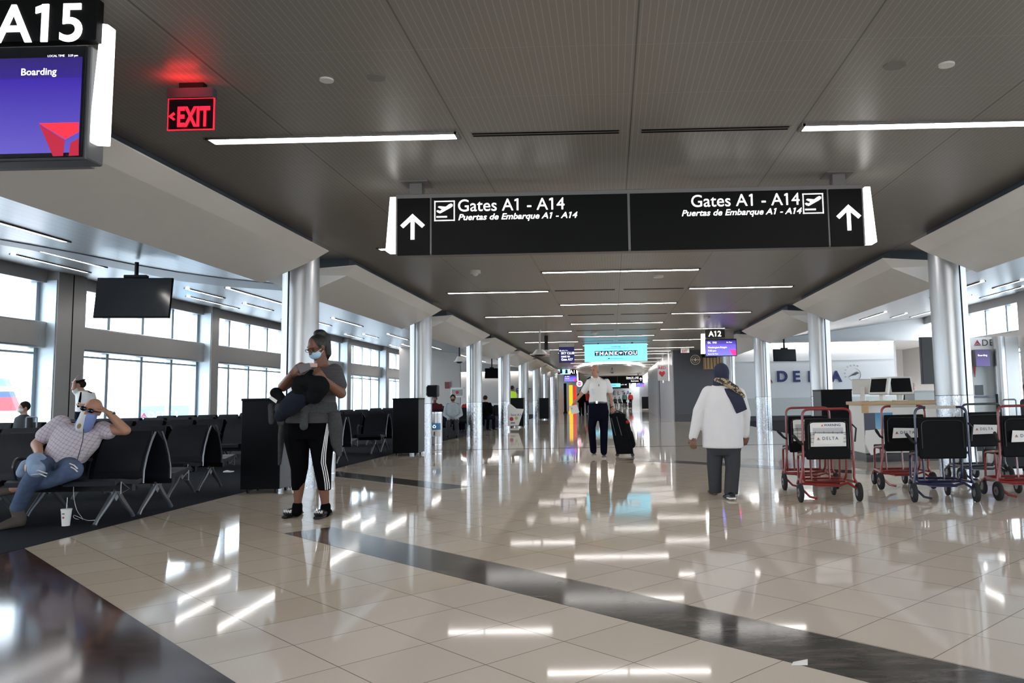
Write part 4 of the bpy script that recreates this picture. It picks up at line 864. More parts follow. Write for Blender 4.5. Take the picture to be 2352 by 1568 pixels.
# ================================================================== TRANSPORT CHAIRS
M['chairvinyl'] = mat('matt_black_vinyl', (.0035, .0035, .004), .55, spec=.12)
def transport_chair(x, y, rz, tube, label, card=True, sheet=False, grip=True, tape=False):
    t = empty('transport_chair', (0, 0, 0), label, 'wheelchair', 'airport transport chairs')
    f = MB(); r = .0135
    f.arc([(-.305, .015, .16), (-.262, .0, .42), (-.255, .0, .965), (.255, .0, .965), (.262, .0, .42), (.268, .02, .27)], r, .075, 10, 6)
    f.arc([(.264, .0, .36), (.262, .01, .24), (.33, -.01, .11)], r, .03)
    for s in (-1, 1):
        f.arc([(s*.258, .01, .50), (s*.235, .30, .475), (s*.225, .40, .46), (s*.225, .42, .20)], r, .05)
        f.arc([(s*.235, .16, .47), (s*.225, .17, .22), (s*.19, .30, .17), (s*.19, .52, .16)], r*.9, .06)
        f.tube([(s*.27, .02, .20), (s*.225, .42, .20)], r); f.tube([(s*.10, .38, .46), (s*.10, .36, .19)], r*.85); f.tube([(s*.225, .42, .20), (s*.215, .54, .14)], r)
    f.tube([(-.29, .02, .19), (.10, .02, .165), (.20, .02, .19), (.33, .0, .10)], r); f.tube([(-.225, .42, .20), (.225, .42, .20)], r*1.1); f.tube([(-.22, .2, .19), (.22, .2, .19)], r)
    f.tube([(-.29, .01, .14), (-.22, -.04, .06), (-.15, -.07, .045)], r*.9); f.cyl((-.335, 0, .098), (-.27, 0, .098), .016).cyl((.285, 0, .098), (.335, 0, .098), .016)
    f.b(-.13, .13, .02, .30, .15, .17)
    f.build('frame', tube, t, smooth=True)
    bk = MB(); bk.rings([[Vector((sx*w, y_, z)) for sx, y_ in ((-1, -.022), (1, -.022), (1, .016), (-1, .016))] for z, w in ((.44, .228), (.5, .236), (.80, .238), (.865, .232))]).build('backrest', 'chairvinyl', t, bevel=.012)
    MB().arc([(-.205, -.028, .55), (-.205, -.028, .83), (.205, -.028, .83), (.205, -.028, .55)], .009, .06, 6).build('back_hoop', 'blackplastic', t, smooth=True)
    MB().b(-.225, .225, .01, .44, .455, .50).build('seat', 'chairvinyl', t, bevel=.015)
    for s in (-1, 1):
        w = MB(); xx = s*.305; w.cyl((xx-.02, 0, .098), (xx+.02, 0, .098), .098, None, 32); o = w.build('wheel', 'rubber', t, smooth=True, bevel=.012); MB().cyl((xx-.024, 0, .098), (xx+.024, 0, .098), .045, None, 20).build('hub', 'seatmetal', o, shift=Matrix())
        w = MB(); xx = s*.19; w.cyl((xx-.016, .56, .075), (xx+.016, .56, .075), .075, None, 28); o = w.build('caster_wheel', 'rubber', t, smooth=True, bevel=.01); MB().cyl((xx-.02, .56, .075), (xx+.02, .56, .075), .03, None, 16).b(xx-.022, xx-.018, .52, .57, .075, .17).b(xx+.018, xx+.022, .52, .57, .075, .17).build('fork', 'seatmetal', o, shift=Matrix())
    if grip: MB().tube([(-.262, -.01, .60), (-.30, -.03, .62), (-.37, -.14, .68), (-.40, -.2, .70)], [.012, .013, .018, .016], 10).build('brake_lever', 'rubber', t, smooth=True)
    MB().tube([(.262, -.01, .80), (.29, -.05, .76), (.275, -.04, .62)], .009, 8).build('side_hook', 'blackplastic', t, smooth=True)
    if sheet:
        MB().b(-.185, .185, -.034, -.030, .575, .83).build('warning_sheet', 'paper', t); text('WARNING', .036, (-.04, -.0345, .785), X, Z, 'navyletter', 'lettering', t, depth=.0005, bold=.02)
        MB().prism([(-.072, .785), (-.045, .785), (-.058, .808)], 'y', -.0355, -.034).build('warning_triangle', mat('warning_orange', (.6, .15, .02), .5), t)
        MB().b(-.16, .16, -.0345, -.034, .70, .77).build('printed_text_block', mat('grey_print', (.50, .49, .50), .6), t)
        bs = MB()
        for k in range(9): bs.tube([(-.185+k*.0465, -.05, .735 if k % 2 else .72), (-.185+k*.0465, -.05, .62)], .002, 5)
        for zz in (.62, .66, .70, .72): bs.tube([(-.19, -.05, zz), (.19, -.05, zz)], .002, 5)
        bs.build('wire_basket', 'blackplastic', t)
    if card:
        MB().rings([[Vector(q) for q in ((-.165, y_, .595), (.145, y_, .60), (.155, y_, .705), (-.145, y_, .715))] for y_ in (-.060, -.056)]).build('name_card', 'paper', t)
        text('DELTA', .045, (-.07, -.0605, .645), X, Z, 'navyletter', 'lettering', t, depth=.0005, bold=.012, space=1.35); delta_mark(-.11, .643, .038, -.0605, t)
    if tape: MB().b(-.15, .15, -.015, .015, .950, .981).build('rail_tape', mat('beige_tape', (.42, .38, .33), .6), t)
    t.location = (x, y, 0); t.rotation_euler = (0, 0, rz)
    return t
def cart(px, py, w, tube, label, rz=0, **k):
    g = gnd(px, py); return transport_chair(g.x, g.y, rz, tube, label, **k)
cart(1907, 1152, 0, 'red', 'red transport chair with white WARNING sheet and name card, frontmost on the left', .0, sheet=True)
cart(1862, 1124, 0, 'red', 'red transport chair half hidden behind the leftmost front one', .0, card=False, sheet=True)
cart(2084, 1123, 0, 'red', 'red transport chair with name card in front of the white podium', .02, tape=True)
cart(2172, 1153, 0, 'blue', 'dark blue transport chair, frontmost, without any card', -.10, card=False, tape=True)
cart(2265, 1108, 0, 'darktube', 'dark transport chair with name card behind the blue one', .10, grip=False)
cart(2362, 1148, 0, 'red', 'red transport chair cut off by the right picture edge', .02)
# ================================================================== PODIUM
t = empty('check_in_podium', (5.0, 13.8, 0), 'white check-in podium with light oak top behind the red transport chair', 'counter')
x0 = at(1985, 1000, 13.5).x; x1 = x0+1.62
MB().b(x0, x1, 13.5, 14.3, .14, .93).build('body', 'whiteplastic', t, bevel=.01); MB().b(x0-.03, x1+.03, 13.44, 14.36, .93, .985).build('top', 'wood', t, bevel=.006)
MB().b(x0-.025, x0+.07, 13.43, 13.5, .80, .93).build('corner_block', 'wood', t); MB().b(x0+.03, x1-.03, 13.53, 14.27, 0, .14).build('plinth', 'blackgrey', t)
MB().b(x0+.01, x0+.19, 13.49, 13.5, .44, .80).build('slate_panel', mat('slate_panel', (.08, .085, .12), .4), t)
MB().b(x0+.19, x0+.48, 13.49, 13.5, .50, .80).build('blue_picture', grad_emit('sky_picture', (.30, .62, .80), (.05, .30, .55), .35), t)
MB().prism([(x0-.03, .30), (x0-.01, .52), (x0+.30, .54), (x0+.34, .20), (x0+.06, .12)], 'y', 13.36, 13.40).build('leaflet_board', 'paper', t); MB().b(x0-.02, x0+.5, 13.36, 13.5, .08, .12).build('foot_rail', 'blackgrey', t)
def monitor(x, y, rz, label, back=False, s=1.0):
    t = empty('kiosk_monitor', (x, y, .985), label, 'monitor', None, rz)
    q = t.matrix_basis @ Matrix.Rotation(-.22, 4, 'X')
    mt = Matrix.Translation((x, y, .985)) @ Matrix.Rotation(rz, 4, 'Z') @ Matrix.Translation((0, 0, .26)) @ Matrix.Rotation(-.25, 4, 'X')
    MB().b(-.21*s, .21*s, -.02, .05, -.155*s, .155*s, mt).build('casing', 'whiteplastic', t, bevel=.018)
    MB().b(-.17*s, .17*s, -.026, -.018, -.12*s, .12*s, mt).build('screen', 'black', t)
    m2 = Matrix.Translation((x, y, .985)) @ Matrix.Rotation(rz, 4, 'Z')
    MB().b(-.04, .04, .03, .09, 0, .25, m2).b(-.11, .11, -.02, .14, 0, .015, m2).build('stand', 'whiteplastic', t, bevel=.01)
g = at(2069, 900, 13.75); monitor(g.x, 13.75, 0.05, 'white kiosk monitor with black screen facing forward on the podium')
g = at(2020, 900, 13.7); monitor(g.x, 13.7, -1.05, 'white kiosk monitor turned to the left on the podium', s=.95)
g = at(1985, 905, 14.1); monitor(g.x, 14.15, 2.7, 'white kiosk monitor seen from behind at the left end of the podium', s=.85)
# second counter, far
t = empty('service_desk', (0, 0, 0), 'small grey desk in the background below the door recess', 'desk'); a = at(2100, 896, 24); MB().b(a.x, a.x+.9, 24, 24.8, 0, a.z-.03).build('body', 'greyp', t); MB().b(a.x-.03, a.x+.93, 23.97, 24.83, a.z-.03, a.z).build('top', 'whiteplastic', t)
# tall dark screen panel
t = empty('tall_screen', (0, 0, 0), 'tall black upright screen left of the big right column', 'screen'); a, b = at(2119, 882, 17), at(2166, 773, 17)
MB().b(a.x, b.x, 17, 17.08, a.z, b.z).build('casing', 'blackgrey', t, bevel=.006); MB().b(a.x+.02, b.x-.02, 16.99, 17, a.z+.02, b.z-.02).build('screen', mat('unlit_grey_screen', (.025, .025, .024), .3), t)
MB().b(b.x-.22, b.x-.12, 17.02, 17.07, 0, a.z).b(b.x-.4, b.x, 16.9, 17.3, 0, .02).build('post', 'darktube', t)
# gate portal on the far right
t = empty('gate_portal', (0, 0, 0), 'grey metal gate portal with DELTA header and purple flight screen behind the right column', 'gate')
Yp = 27.0; a, b = at(2222, 805, Yp), at(2292, 774, Yp)
MB().b(a.x, b.x, Yp, Yp+.3, a.z, b.z).build('header', 'white_wall', t); q = at(2245, 794, Yp); text('DELTA', .30, (q.x+.14, Yp-.005, q.z-.0), X, Z, 'blackgrey', 'lettering', t, depth=.005, space=1.15); delta_mark(q.x, q.z, .25, Yp-.005, t)
MB().b(a.x, at(2288, 900, Yp).x, Yp+.02, Yp+.3, 0, a.z).build('panel', 'greyp', t)
MB().b(at(2240, 900, Yp).x, at(2259, 900, Yp).x, Yp+.0, Yp+.02, 1.0, at(2250, 884, Yp).z).build('window_hatch', 'blackgrey', t)
MB().cyl((at(2291, 900, Yp).x, Yp-.3, 0), (at(2291, 900, Yp).x, Yp-.3, b.z), .19, None, 36).build('round_post', 'steel', t, smooth=True); MB().b(at(2296, 900, Yp).x, at(2343, 900, Yp).x, Yp-.1, Yp+.4, 0, b.z).build('square_post', 'pier', t)
MB().prism([(at(2233, 806, Yp).x, at(2238, 806, Yp).z), (at(2243, 806, Yp).x, at(2238, 806, Yp).z), (at(2238, 866, Yp).x, at(2238, 866, Yp).z)], 'y', Yp-.06, Yp-.01).build('red_banner', 'redletter', t)
far_s = empty('flight_screen', (0, 0, 0), 'purple-blue flight screen on the gate portal behind the right column', 'screen'); a, b = at(2243, 841, Yp-.4), at(2272, 802, Yp-.4)
MB().b(a.x, b.x+.08, Yp-.38, Yp-.12, a.z, b.z).build('casing', 'blackgrey', far_s); MB().b(a.x, b.x, Yp-.4, Yp-.38, a.z, b.z).build('screen', grad_emit('dim_purple_screen', (.10, .07, .26), (.05, .04, .10), 1.0), far_s)
text('Boarding', .085, (a.x+.06, Yp-.405, a.z+.33), X, Z, 'scrtext', 'screen_text', far_s, depth=.001)
# retractable belt and standing suitcase handle
t = empty('belt_barrier', (0, 0, 0), 'dark blue retractable belt barrier to the right of the big column', 'barrier'); a, b = at(2225, 912, 21), at(2290, 909, 21)
MB().b(a.x, b.x, 21, 21.02, a.z-.03, a.z+.03).build('belt', 'blue', t); MB().cyl((b.x, 21, 0), (b.x, 21, a.z+.07), .035).cyl((b.x, 21, 0), (b.x, 21, .02), .17, None, 24).build('post', 'blackplastic', t)
def trolley_case(x, y, w, h, d, label, m='blackplastic', handle=True, group=None):
    t = empty('trolley_case', (x, y, 0), label, 'suitcase', group)
    MB().b(x-w/2, x+w/2, y-d/2, y+d/2, .05, h).build('body', m, t, bevel=.03); MB().cyl((x-w/2+.02, y, .03), (x-w/2+.05, y, .03), .03, None, 12).cyl((x+w/2-.05, y, .03), (x+w/2-.02, y, .03), .03, None, 12).build('wheels', 'rubber', t)
    if handle: MB().arc([(x-w*.25, y, h), (x-w*.25, y, h+.42), (x+w*.25, y, h+.42), (x+w*.25, y, h)], .011, .03).build('handle', 'seatmetal', t, smooth=True)
    return t
a = at(2320, 940, 11.5); trolley_case(a.x, 11.5, .36, .58, .25, 'black trolley case with raised handle behind the right edge transport chair')
a = at(128, 975, 14.2); trolley_case(a.x, 13.6, .36, .56, .25, 'black trolley case with raised handle by the seats, in front of the first window pier')
# litter on floor
a = gnd(1836, 1526); o = MB().rings([[a+Vector((-.035, -.01, .001)), a+Vector((.03, -.02, .004)), a+Vector((.04, .02, .014)), a+Vector((-.02, .025, .002))], [a+Vector((-.035, -.01, .003)), a+Vector((.03, -.02, .006)), a+Vector((.04, .02, .016)), a+Vector((-.02, .025, .004))]]).build('paper_scrap', 'paper'); tag(o, 'small crumpled paper scrap on the dark stone stripe at lower right', 'paper scrap')
a = gnd(525, 1085); o = MB().tube([a+Vector((-.09, 0, .012)), a+Vector((-.03, .01, .02)), a+Vector((.03, -.01, .012)), a+Vector((.09, .01, .018))], [.012, .022, .018, .008], 7).build('wrapper', 'paper'); tag(o, 'crumpled wrapper on the dark carpet left of the big black cabinet', 'litter')
# drink cup
g = gnd(151, 1208); t = empty('drink_cup', g, 'white paper drink cup with straw on the carpet edge below the lounging man', 'cup')
MB().cyl(g+Z*.004, g+Z*.155, .033, .046, 28).build('cup', 'paper', t, smooth=True); MB().cyl(g+Z*.155, g+Z*.165, .049, .047, 28).build('lid', 'whiteplastic', t, smooth=True); MB().cyl(g+Z*.16, g+Vector((.004, 0, .27)), .0035).build('straw', 'paper', t)
MB().ell(g+Vector((0, -.041, .085)), (.010, .002, .010)).build('red_logo', 'redletter', t); MB().b(g.x-.012, g.x+.012, g.y-.044, g.y-.042, .115, .125).build('print', 'blackgrey', t)
# charging cable
P = [at(170, 1105, 7.95), at(169, 1135, 7.9), at(176, 1170, 7.85), gnd(190, 1192, .01), gnd(172, 1190, .01), gnd(170, 1183, .01), gnd(190, 1191, .01), gnd(205, 1195, .01), gnd(226, 1193, .01)]
def smoothpath(P, n=6):
    out = []; P = [Vector(p) for p in P]
    for i in range(len(P)-1):
        p0, p1, p2, p3 = P[max(i-1, 0)], P[i], P[i+1], P[min(i+2, len(P)-1)]
        for k in range(n): u = k/n; out.append(.5*((2*p1)+(p2-p0)*u+(2*p0-5*p1+4*p2-p3)*u*u+(3*p1-p0-3*p2+p3)*u**3))
    return out+[P[-1]]
tag(MB().tube(smoothpath(P), .0028, 6).build('charging_cable', 'paper'), 'thin pale charging cable looping from the seat to the floor beside the cup', 'cable')
P = [at(693, 1115, 9.3), gnd(700, 1108, .012), gnd(716, 1090, .012), gnd(722, 1072, .012)]
tag(MB().tube(smoothpath([Vector((-4.12, 10.9, .45)), Vector((-3.98, 10.95, .22)), Vector((-4.05, 11.1, .02)), Vector((-4.14, 10.99, .02))]), .006, 6).build('power_cable', 'blackplastic'), 'black power cable drooping beside the big black cabinet', 'cable')
# ================================================================== OUTSIDE
def tail(x0, y0, x1, y1, Y, label, taper=.35):
    a, b = at(x0, y1, Y), at(x1, y0, Y); w = b.x-a.x; h = b.z-a.z; t = empty('aircraft_tail', ((a.x+b.x)/2, Y, a.z), label, 'aircraft tail', 'aircraft tails outside')
    def sl(u0, u1, m, nm): 
        e = lambda u: b.x-w*taper*u
        MB().prism([(a.x, a.z+h*u0), (e(u0), a.z+h*u0), (e(u1), a.z+h*u1), (a.x, a.z+h*u1)], 'y', Y, Y+.5).build(nm, m, t)
    sl(0, .42, mat('tail_red', (.45, .03, .04), .4), 'red_lower_fin'); sl(.42, .60, mat('tail_navy', (.03, .06, .22), .4), 'navy_band'); sl(.60, .76, 'paper', 'white_band'); sl(.76, 1, mat('tail_blue', (.10, .25, .60), .4), 'blue_top')
    MB().ell(((a.x+b.x)/2-w*.6, Y+.3, a.z-(a.z+4)*.5), (w*1.6, 1.8, (a.z+4)*.5)).build('fuselage', 'paper', t, smooth=True)
    return t
tail(-60, 868, 42, 945, 55, 'large red and blue aircraft tail outside the leftmost window'); tail(470, 884, 519, 908, 110, 'small red and blue aircraft tail seen through the second window bay', .5)
Y = 62; a, b = at(317, 965, Y), at(407, 931, Y); t = empty('ground_container', ((a.x+b.x)/2, Y, -4), 'pale blue container lettered DELTA on the apron outside', 'container')
MB().b(a.x, b.x, Y, Y+3, -4, b.z).build('box', mat('pale_blue_container', (.16, .40, .62), .5), t); text('DELTA', .72, (a.x+.75, Y-.02, b.z-.95), X, Z, 'paper', 'lettering', t, depth=.01, bold=.02, space=1.2); delta_mark(a.x+.45, b.z-.92, .55, Y-.02, t)
# jet bridge outside further down
t = empty('jet_bridge', (-30, 70, -4), 'pale grey jet bridge outside the windows left of the second column', 'jet bridge')
MB().b(-46, -20, 74, 78, 0, 3).build('tunnel', mat('jet_bridge_grey', (.45, .52, .58), .5), t); MB().b(-34, -33, 74.5, 75.5, -4, 0).b(-26, -25, 74.5, 75.5, -4, 0).build('support', 'greyp', t); MB().tube([(-44, 73.5, -4), (-36, 73.5, 1.5), (-28, 73.5, 2.2)], .3, 8).build('service_stair', 'greyp', t)
o = MB().b(-90, -60, 130, 160, -4, 6.5).build('outbuilding', mat('pale_building', (.5, .56, .6), .7)); tag(o, 'pale distant airport building beyond the windows', 'building')
# ================================================================== PEOPLE
M['skin_dark'] = mat('dark_brown_skin', (.16, .065, .035), .5, noise=.08, nscale=20)
M['skin_light'] = mat('light_skin', (.50, .28, .20), .5, noise=.08, nscale=20)
M['skin_tan'] = mat('tanned_skin', (.42, .21, .135), .5, noise=.08, nscale=20)
M['skin_mid'] = mat('brown_skin', (.20, .10, .065), .5, noise=.08, nscale=20)
M['hair_black'] = mat('black_braided_hair', (.008, .006, .005), .55, bump=.9, nscale=40, stretch=(1, 1, .3))
M['hair_grey'] = mat('short_grey_hair', (.30, .28, .26), .8, noise=.2, nscale=60)
M['hair_brown'] = mat('dark_brown_hair', (.025, .016, .012), .7, noise=.2, nscale=60)
M['hair_white'] = mat('pale_hair', (.55, .50, .42), .8)
M['stripeshirt'] = stripe_mat('black_and_grey_striped_knit', (.010, .009, .012), (.17, .155, .165), .0125, .30)
M['plaid'] = plaid_mat('pink_grey_plaid_cotton', (.56, .49, .52), (.30, .25, .31), .034)
M['blackcloth'] = mat('black_stretch_fabric', (.0025, .0025, .003), .85, spec=.04)
M['greyfleece'] = mat('dark_grey_fleece', (.055, .058, .058), .95, noise=.4, nscale=40, bump=.5)
M['blackfleece'] = mat('black_soft_fabric', (.007, .008, .009), .9, spec=.06, noise=.4, nscale=40, bump=.5)
M['denimdark'] = mat('dark_denim', (.012, .015, .024), .85, noise=.3, nscale=25)
M['denim'] = mat('blue_denim', (.085, .115, .19), .85, noise=.35, nscale=18, bump=.2)
M['denimpale'] = mat('washed_denim', (.27, .35, .48), .85, noise=.25, nscale=14)
M['whitecloth'] = mat('white_cotton_shirt', (.78, .76, .74), .8, noise=.03, bump=.25, nscale=10)
M['tunic'] = mat('white_linen_tunic', (.72, .70, .70), .85, noise=.05, bump=.5, nscale=7)
M['navycloth'] = mat('dark_navy_trousers', (.004, .005, .013), .85, spec=.05)
M['charcoal'] = mat('charcoal_trousers', (.050, .052, .058), .85, noise=.15, nscale=8, bump=.3)
M['hijab'] = mat('slate_blue_headscarf', (.035, .038, .065), .7, noise=.15, nscale=12, bump=.3)
M['maskblue'] = mat('light_blue_face_mask', (.42, .62, .78), .8); M['maskwhite'] = mat('white_face_mask', (.75, .80, .76), .8)
M['greyshirt'] = mat('grey_patterned_shirt', (.40, .45, .47), .85, noise=.5, nscale=40); M['sweater'] = mat('dark_grey_sweater', (.05, .055, .06), .9)
M['hivis'] = mat('yellow_green_vest', (.55, .85, .06), .7, emit=.05); M['redcloth'] = mat('red_cloth', (.50, .03, .025), .8); M['maroon'] = mat('maroon_cloth', (.10, .015, .02), .8)
M['greencloth'] = mat('grey_green_shirt', (.10, .18, .16), .8); M['shoe'] = mat('black_leather_shoe', (.008, .008, .009), .25); M['bootbrown'] = mat('worn_brown_shoe', (.10, .08, .065), .7)
M['sunglass'] = mat('dark_sunglass_lens', (.004, .005, .012), .1); M['ink'] = mat('dark_eye', (.01, .008, .007), .3); M['lip'] = mat('lip_tone', (.28, .10, .08), .5)
def scarf_mat():
    m = D.materials.new('gold_patterned_scarf_border'); m.use_nodes = True; nt = m.node_tree; b = nt.nodes['Principled BSDF']
    tc = N(nt, 'TexCoord'); n1 = N(nt, 'TexNoise'); n1.inputs['Scale'].default_value = 22; n1.inputs['Detail'].default_value = 5; n1.inputs['Distortion'].default_value = 1.5
    nt.links.new(tc.outputs['Object'], n1.inputs['Vector']); f = mth(nt, 'GREATER_THAN', n1.outputs['Fac'], .50)
    nt.links.new(mixc(nt, f, (.03, .03, .04), (.42, .31, .17)), b.inputs['Base Color']); b.inputs['Roughness'].default_value = .8; return m
M['scarf'] = scarf_mat()
def flag_mat():   # pale blue / white / pale blue bands with a sun disc, on the neck gaiter
    m = D.materials.new('blue_white_banded_gaiter'); m.use_nodes = True; nt = m.node_tree; b = nt.nodes['Principled BSDF']
    tc = N(nt, 'TexCoord'); sx = N(nt, 'SeparateXYZ'); nt.links.new(tc.outputs['Generated'], sx.inputs[0])
    u = mth(nt, 'SUBTRACT', sx.outputs[0], mth(nt, 'MULTIPLY', mth(nt, 'SUBTRACT', sx.outputs[2], .5), .42))
    band_ = mth(nt, 'LESS_THAN', mth(nt, 'ABSOLUTE', mth(nt, 'SUBTRACT', u, .46)), .20)
    c = mixc(nt, band_, (.22, .30, .60), (.70, .68, .66))
    du = mth(nt, 'POWER', mth(nt, 'SUBTRACT', u, .47), 2); dv = mth(nt, 'POWER', mth(nt, 'SUBTRACT', sx.outputs[2], .30), 2)
    sun = mth(nt, 'LESS_THAN', mth(nt, 'ADD', du, dv), .011)
    nt.links.new(mixc(nt, sun, c, (.30, .20, .08)), b.inputs['Base Color']); b.inputs['Roughness'].default_value = .85; return m
M['gaiter'] = flag_mat()
def axes(f, up=Z):
    f = Vector(f).normalized(); r = f.cross(Vector(up)).normalized(); u = r.cross(f); return r, f, u
def oell(mb, c, rad, r, f, u, seg=24, rg=16):
    q = Matrix((r, f, u)).transposed().to_quaternion(); mb.ell(c, rad, q, seg, rg)
def head(mb, c, f, up=Z, k=1., nose=True, ears=True):
    r, f, u = axes(f, up); c = Vector(c)
    oell(mb, c-f*.012*k+u*.012*k, (.074*k, .092*k, .098*k), r, f, u)
    oell(mb, c+f*.022*k-u*.045*k, (.056*k, .062*k, .070*k), r, f, u); oell(mb, c+f*.042*k-u*.085*k, (.034*k, .034*k, .028*k), r, f, u)
    if nose: mb.cap(c+f*.078*k+u*.012*k, c+f*.100*k-u*.030*k, .009*k, .014*k); oell(mb, c+f*.07*k+u*.028*k, (.05*k, .02*k, .012*k), r, f, u)
    oell(mb, c+f*.072*k-u*.062*k, (.024*k, .014*k, .011*k), r, f, u)
    for s in (-1, 1):
        if ears: oell(mb, c+r*s*.077*k-f*.008*k-u*.008*k, (.010*k, .020*k, .032*k), r, f, u, 12, 8)
        oell(mb, c+r*s*.034*k+f*.058*k-u*.022*k, (.022*k, .02*k, .02*k), r, f, u, 12, 8)
    return r, f, u
def hand(mb, wr, d, n, side=1, curl=.5, k=1.):
    wr = Vector(wr); d = Vector(d).normalized(); n = Vector(n); n = (n-d*n.dot(d)).normalized(); s = d.cross(n)*side
    for off, ln in ((-.030, .072), (-.010, .082), (.010, .078), (.029, .060)):
        kn = wr+d*.082*k+s*off*k; mb.cap(wr+s*off*.6*k, kn, .017*k, .0125*k, 10)
        cur = kn; a = curl*.5
        for fr in (.46, .30, .24):
            dd = d*math.cos(a)+n*math.sin(a); nx = cur+dd*ln*fr*k; mb.cap(cur, nx, .0095*k, .0085*k, 8); cur = nx; a += curl*.75
    b0 = wr+d*.025*k-s*.026*k; b1 = b0+(d*.55-s*.75+n*.35).normalized()*.042*k; b2 = b1+(d*.85-s*.25+n*.45).normalized()*.036*k
    mb.cap(b0, b1, .014*k, .012*k, 10); mb.cap(b1, b2, .011*k, .009*k, 10)
def rings_px(P, rows, lat=None, fd=None):   # rows: (xl, xr, y, depth, dy[, tilt])
    secs = []
    for row in rows:
        xl, xr, y, dp, dy = row[:5]; y2 = row[5] if len(row) > 5 else y
        a, b = P(xl, y, dy), P(xr, y2, dy); secs.append(((a+b)/2, (b-a)/2, Vector((0, dp, 0))))
    return secs
def finish(mb, name, m, parent, vox, it=4, zmin=None):
    o = mb.build(name, m, parent); remesh(o, vox, it)
    if zmin is not None:
        z0 = zmin-(parent.location.z if parent else 0)
        for v in o.data.vertices:
            if v.co.z < z0: v.co.z = z0+.15*(v.co.z-z0)
    return o
def person(P, base, label, group=None, **k):
    t = empty('person', base, label, 'person', group); return t
def drape(o, pts, w, name, m, parent, off=.003):   # a ribbon laid on the surface of mesh o, found along the sight line
    bv = BVHTree.FromPolygons([parent.matrix_basis @ v.co for v in o.data.vertices], [p.vertices[:] for p in o.data.polygons]); out = []
    for (x, y) in pts:
        L = []
        for dx in (-w, w):
            d = ray(x+dx, y).normalized(); h = bv.ray_cast(CAMP, d)
            if h[0] is None: L = None; break
            L.append(h[0]-d*off)
        if L: out.append(L)
    mb = MB(); th = Vector((0, .002, 0))
    for (a, b), (c, d) in zip(out, out[1:]): mb.rings([[a, b, b+th, a+th], [c, d, d+th, c+th]])
    return mb.build(name, m, parent)
def interp(pts, n=6):
    o = []
    for (a, b), (c, d) in zip(pts, pts[1:]):
        for i in range(n): o.append((a+(c-a)*i/n, b+(d-b)*i/n))
    return o+[pts[-1]]
def shoe(mb, heel, toe, w=.045, h=.05):
    heel, toe = Vector(heel), Vector(toe); heel.z = toe.z = 0; d = (toe-heel).normalized(); s = d.cross(Z)
    def sec(t, hw, hh): c = heel+(toe-heel)*t; return (c+Z*hh*.5, s*hw, Z*hh*.5)
    mb.loft([sec(-.03, w*.45, h*.8), sec(.05, w*.75, h*1.25), sec(.25, w*.82, h*1.4), sec(.5, w*.95, h*1.15), sec(.75, w*1.05, h*.8), sec(.92, w*.8, h*.6), sec(1.0, w*.35, h*.4)], 16)
# ------------------------------------------------------------------ the woman in the striped shirt
Y0 = 8.1; P = lambda x, y, dy=0: at(x, y, Y0+dy)
base = gnd(708, 1187); t = person(P, base, 'standing woman in striped shirt and black side-striped leggings, blue mask, looking at her phone')
b = MB(); hc = P(727, 797, -.02); r_, f_, u_ = head(b, hc, (-.42, -.80, -.42), k=1.04)
b.cap(hc-u_*.06-f_*.02, P(738, 842, .02), .058, .07)
b.loft(rings_px(P, [(715, 760, 838, .06, .02), (696, 775, 850, .10, .02), (694, 773, 880, .135, 0), (676, 768, 925, .165, 0), (668, 760, 960, .13, .01), (680, 746, 985, .10, .01)]))
b.cap(P(770, 853, .02), P(783, 903, -.06), .062, .052); b.cap(P(783, 903, -.06), P(744, 872, -.30), .053, .034)
b.cap(P(697, 853, .02), P(650, 888, -.10), .060, .050); b.cap(P(650, 888, -.10), P(672, 857, -.32), .050, .032)
hand(b, P(744, 872, -.30), P(722, 845, -.34)-P(744, 872, -.30), (-.3, .6, .3), -1, 1.0, 1.05); hand(b, P(672, 857, -.32), P(690, 838, -.36)-P(672, 857, -.32), (.5, .5, .2), 1, .8, 1.05)
for hx, kx, kxy, ax, ay in ((684, 690, (690, 1072), 683, 1166), (734, 738, (738, 1078), 748, 1168)):
    b.cap(P(hx, 1010, .01), P(*kxy, 0), .09, .058); b.cap(P(*kxy, 0), P((kx+ax)/2, 1118, .02), .060, .056); b.cap(P((kx+ax)/2, 1118, .02), P(ax, ay-4, .03), .056, .034)
finish(b, 'body', 'skin_dark', t, .008, 3)
b = MB(); b.loft(rings_px(P, [(712, 766, 843, .09, .02), (694, 780, 853, .125, .02), (690, 778, 880, .155, 0), (680, 770, 905, .17, 0), (668, 770, 935, .185, 0), (658, 770, 966, .19, .01), (657, 769, 971, .188, .01)]))
b.cap(P(768, 853, .02), P(780, 884, -.03), .083, .072); b.cap(P(698, 853, .02), P(677, 868, -.02), .082, .07)
b.ell(P(712, 888, -.09), (.10, .10, .085)); b.ell(P(752, 888, -.09), (.10, .10, .085)); finish(b, 'striped_shirt', 'stripeshirt', t, .009, 5)
b = MB(); b.loft(rings_px(P, [(660, 768, 955, .165, .01), (655, 769, 985, .172, .015), (658, 766, 1008, .15, .015)]))
b.cap(P(682, 1005, .01), P(688, 1072, 0), .126, .086); b.cap(P(688, 1072, 0), P(684, 1118, .02), .085, .062)
b.cap(P(738, 1005, .01), P(741, 1075, 0), .126, .086); b.cap(P(741, 1075, 0), P(746, 1125, .02), .086, .062)
leg = finish(b, 'leggings', 'blackcloth', t, .009, 5, .27)
for dx in (0, -4.6, -9.2): drape(leg, interp([(757+dx*.6, 972), (752+dx*.7, 1005), (748+dx*.9, 1040), (747+dx, 1062), (752+dx, 1085), (756+dx, 1110), (757+dx, 1130)], 8), 1.0, 'white_side_stripe', 'whitecloth', t)
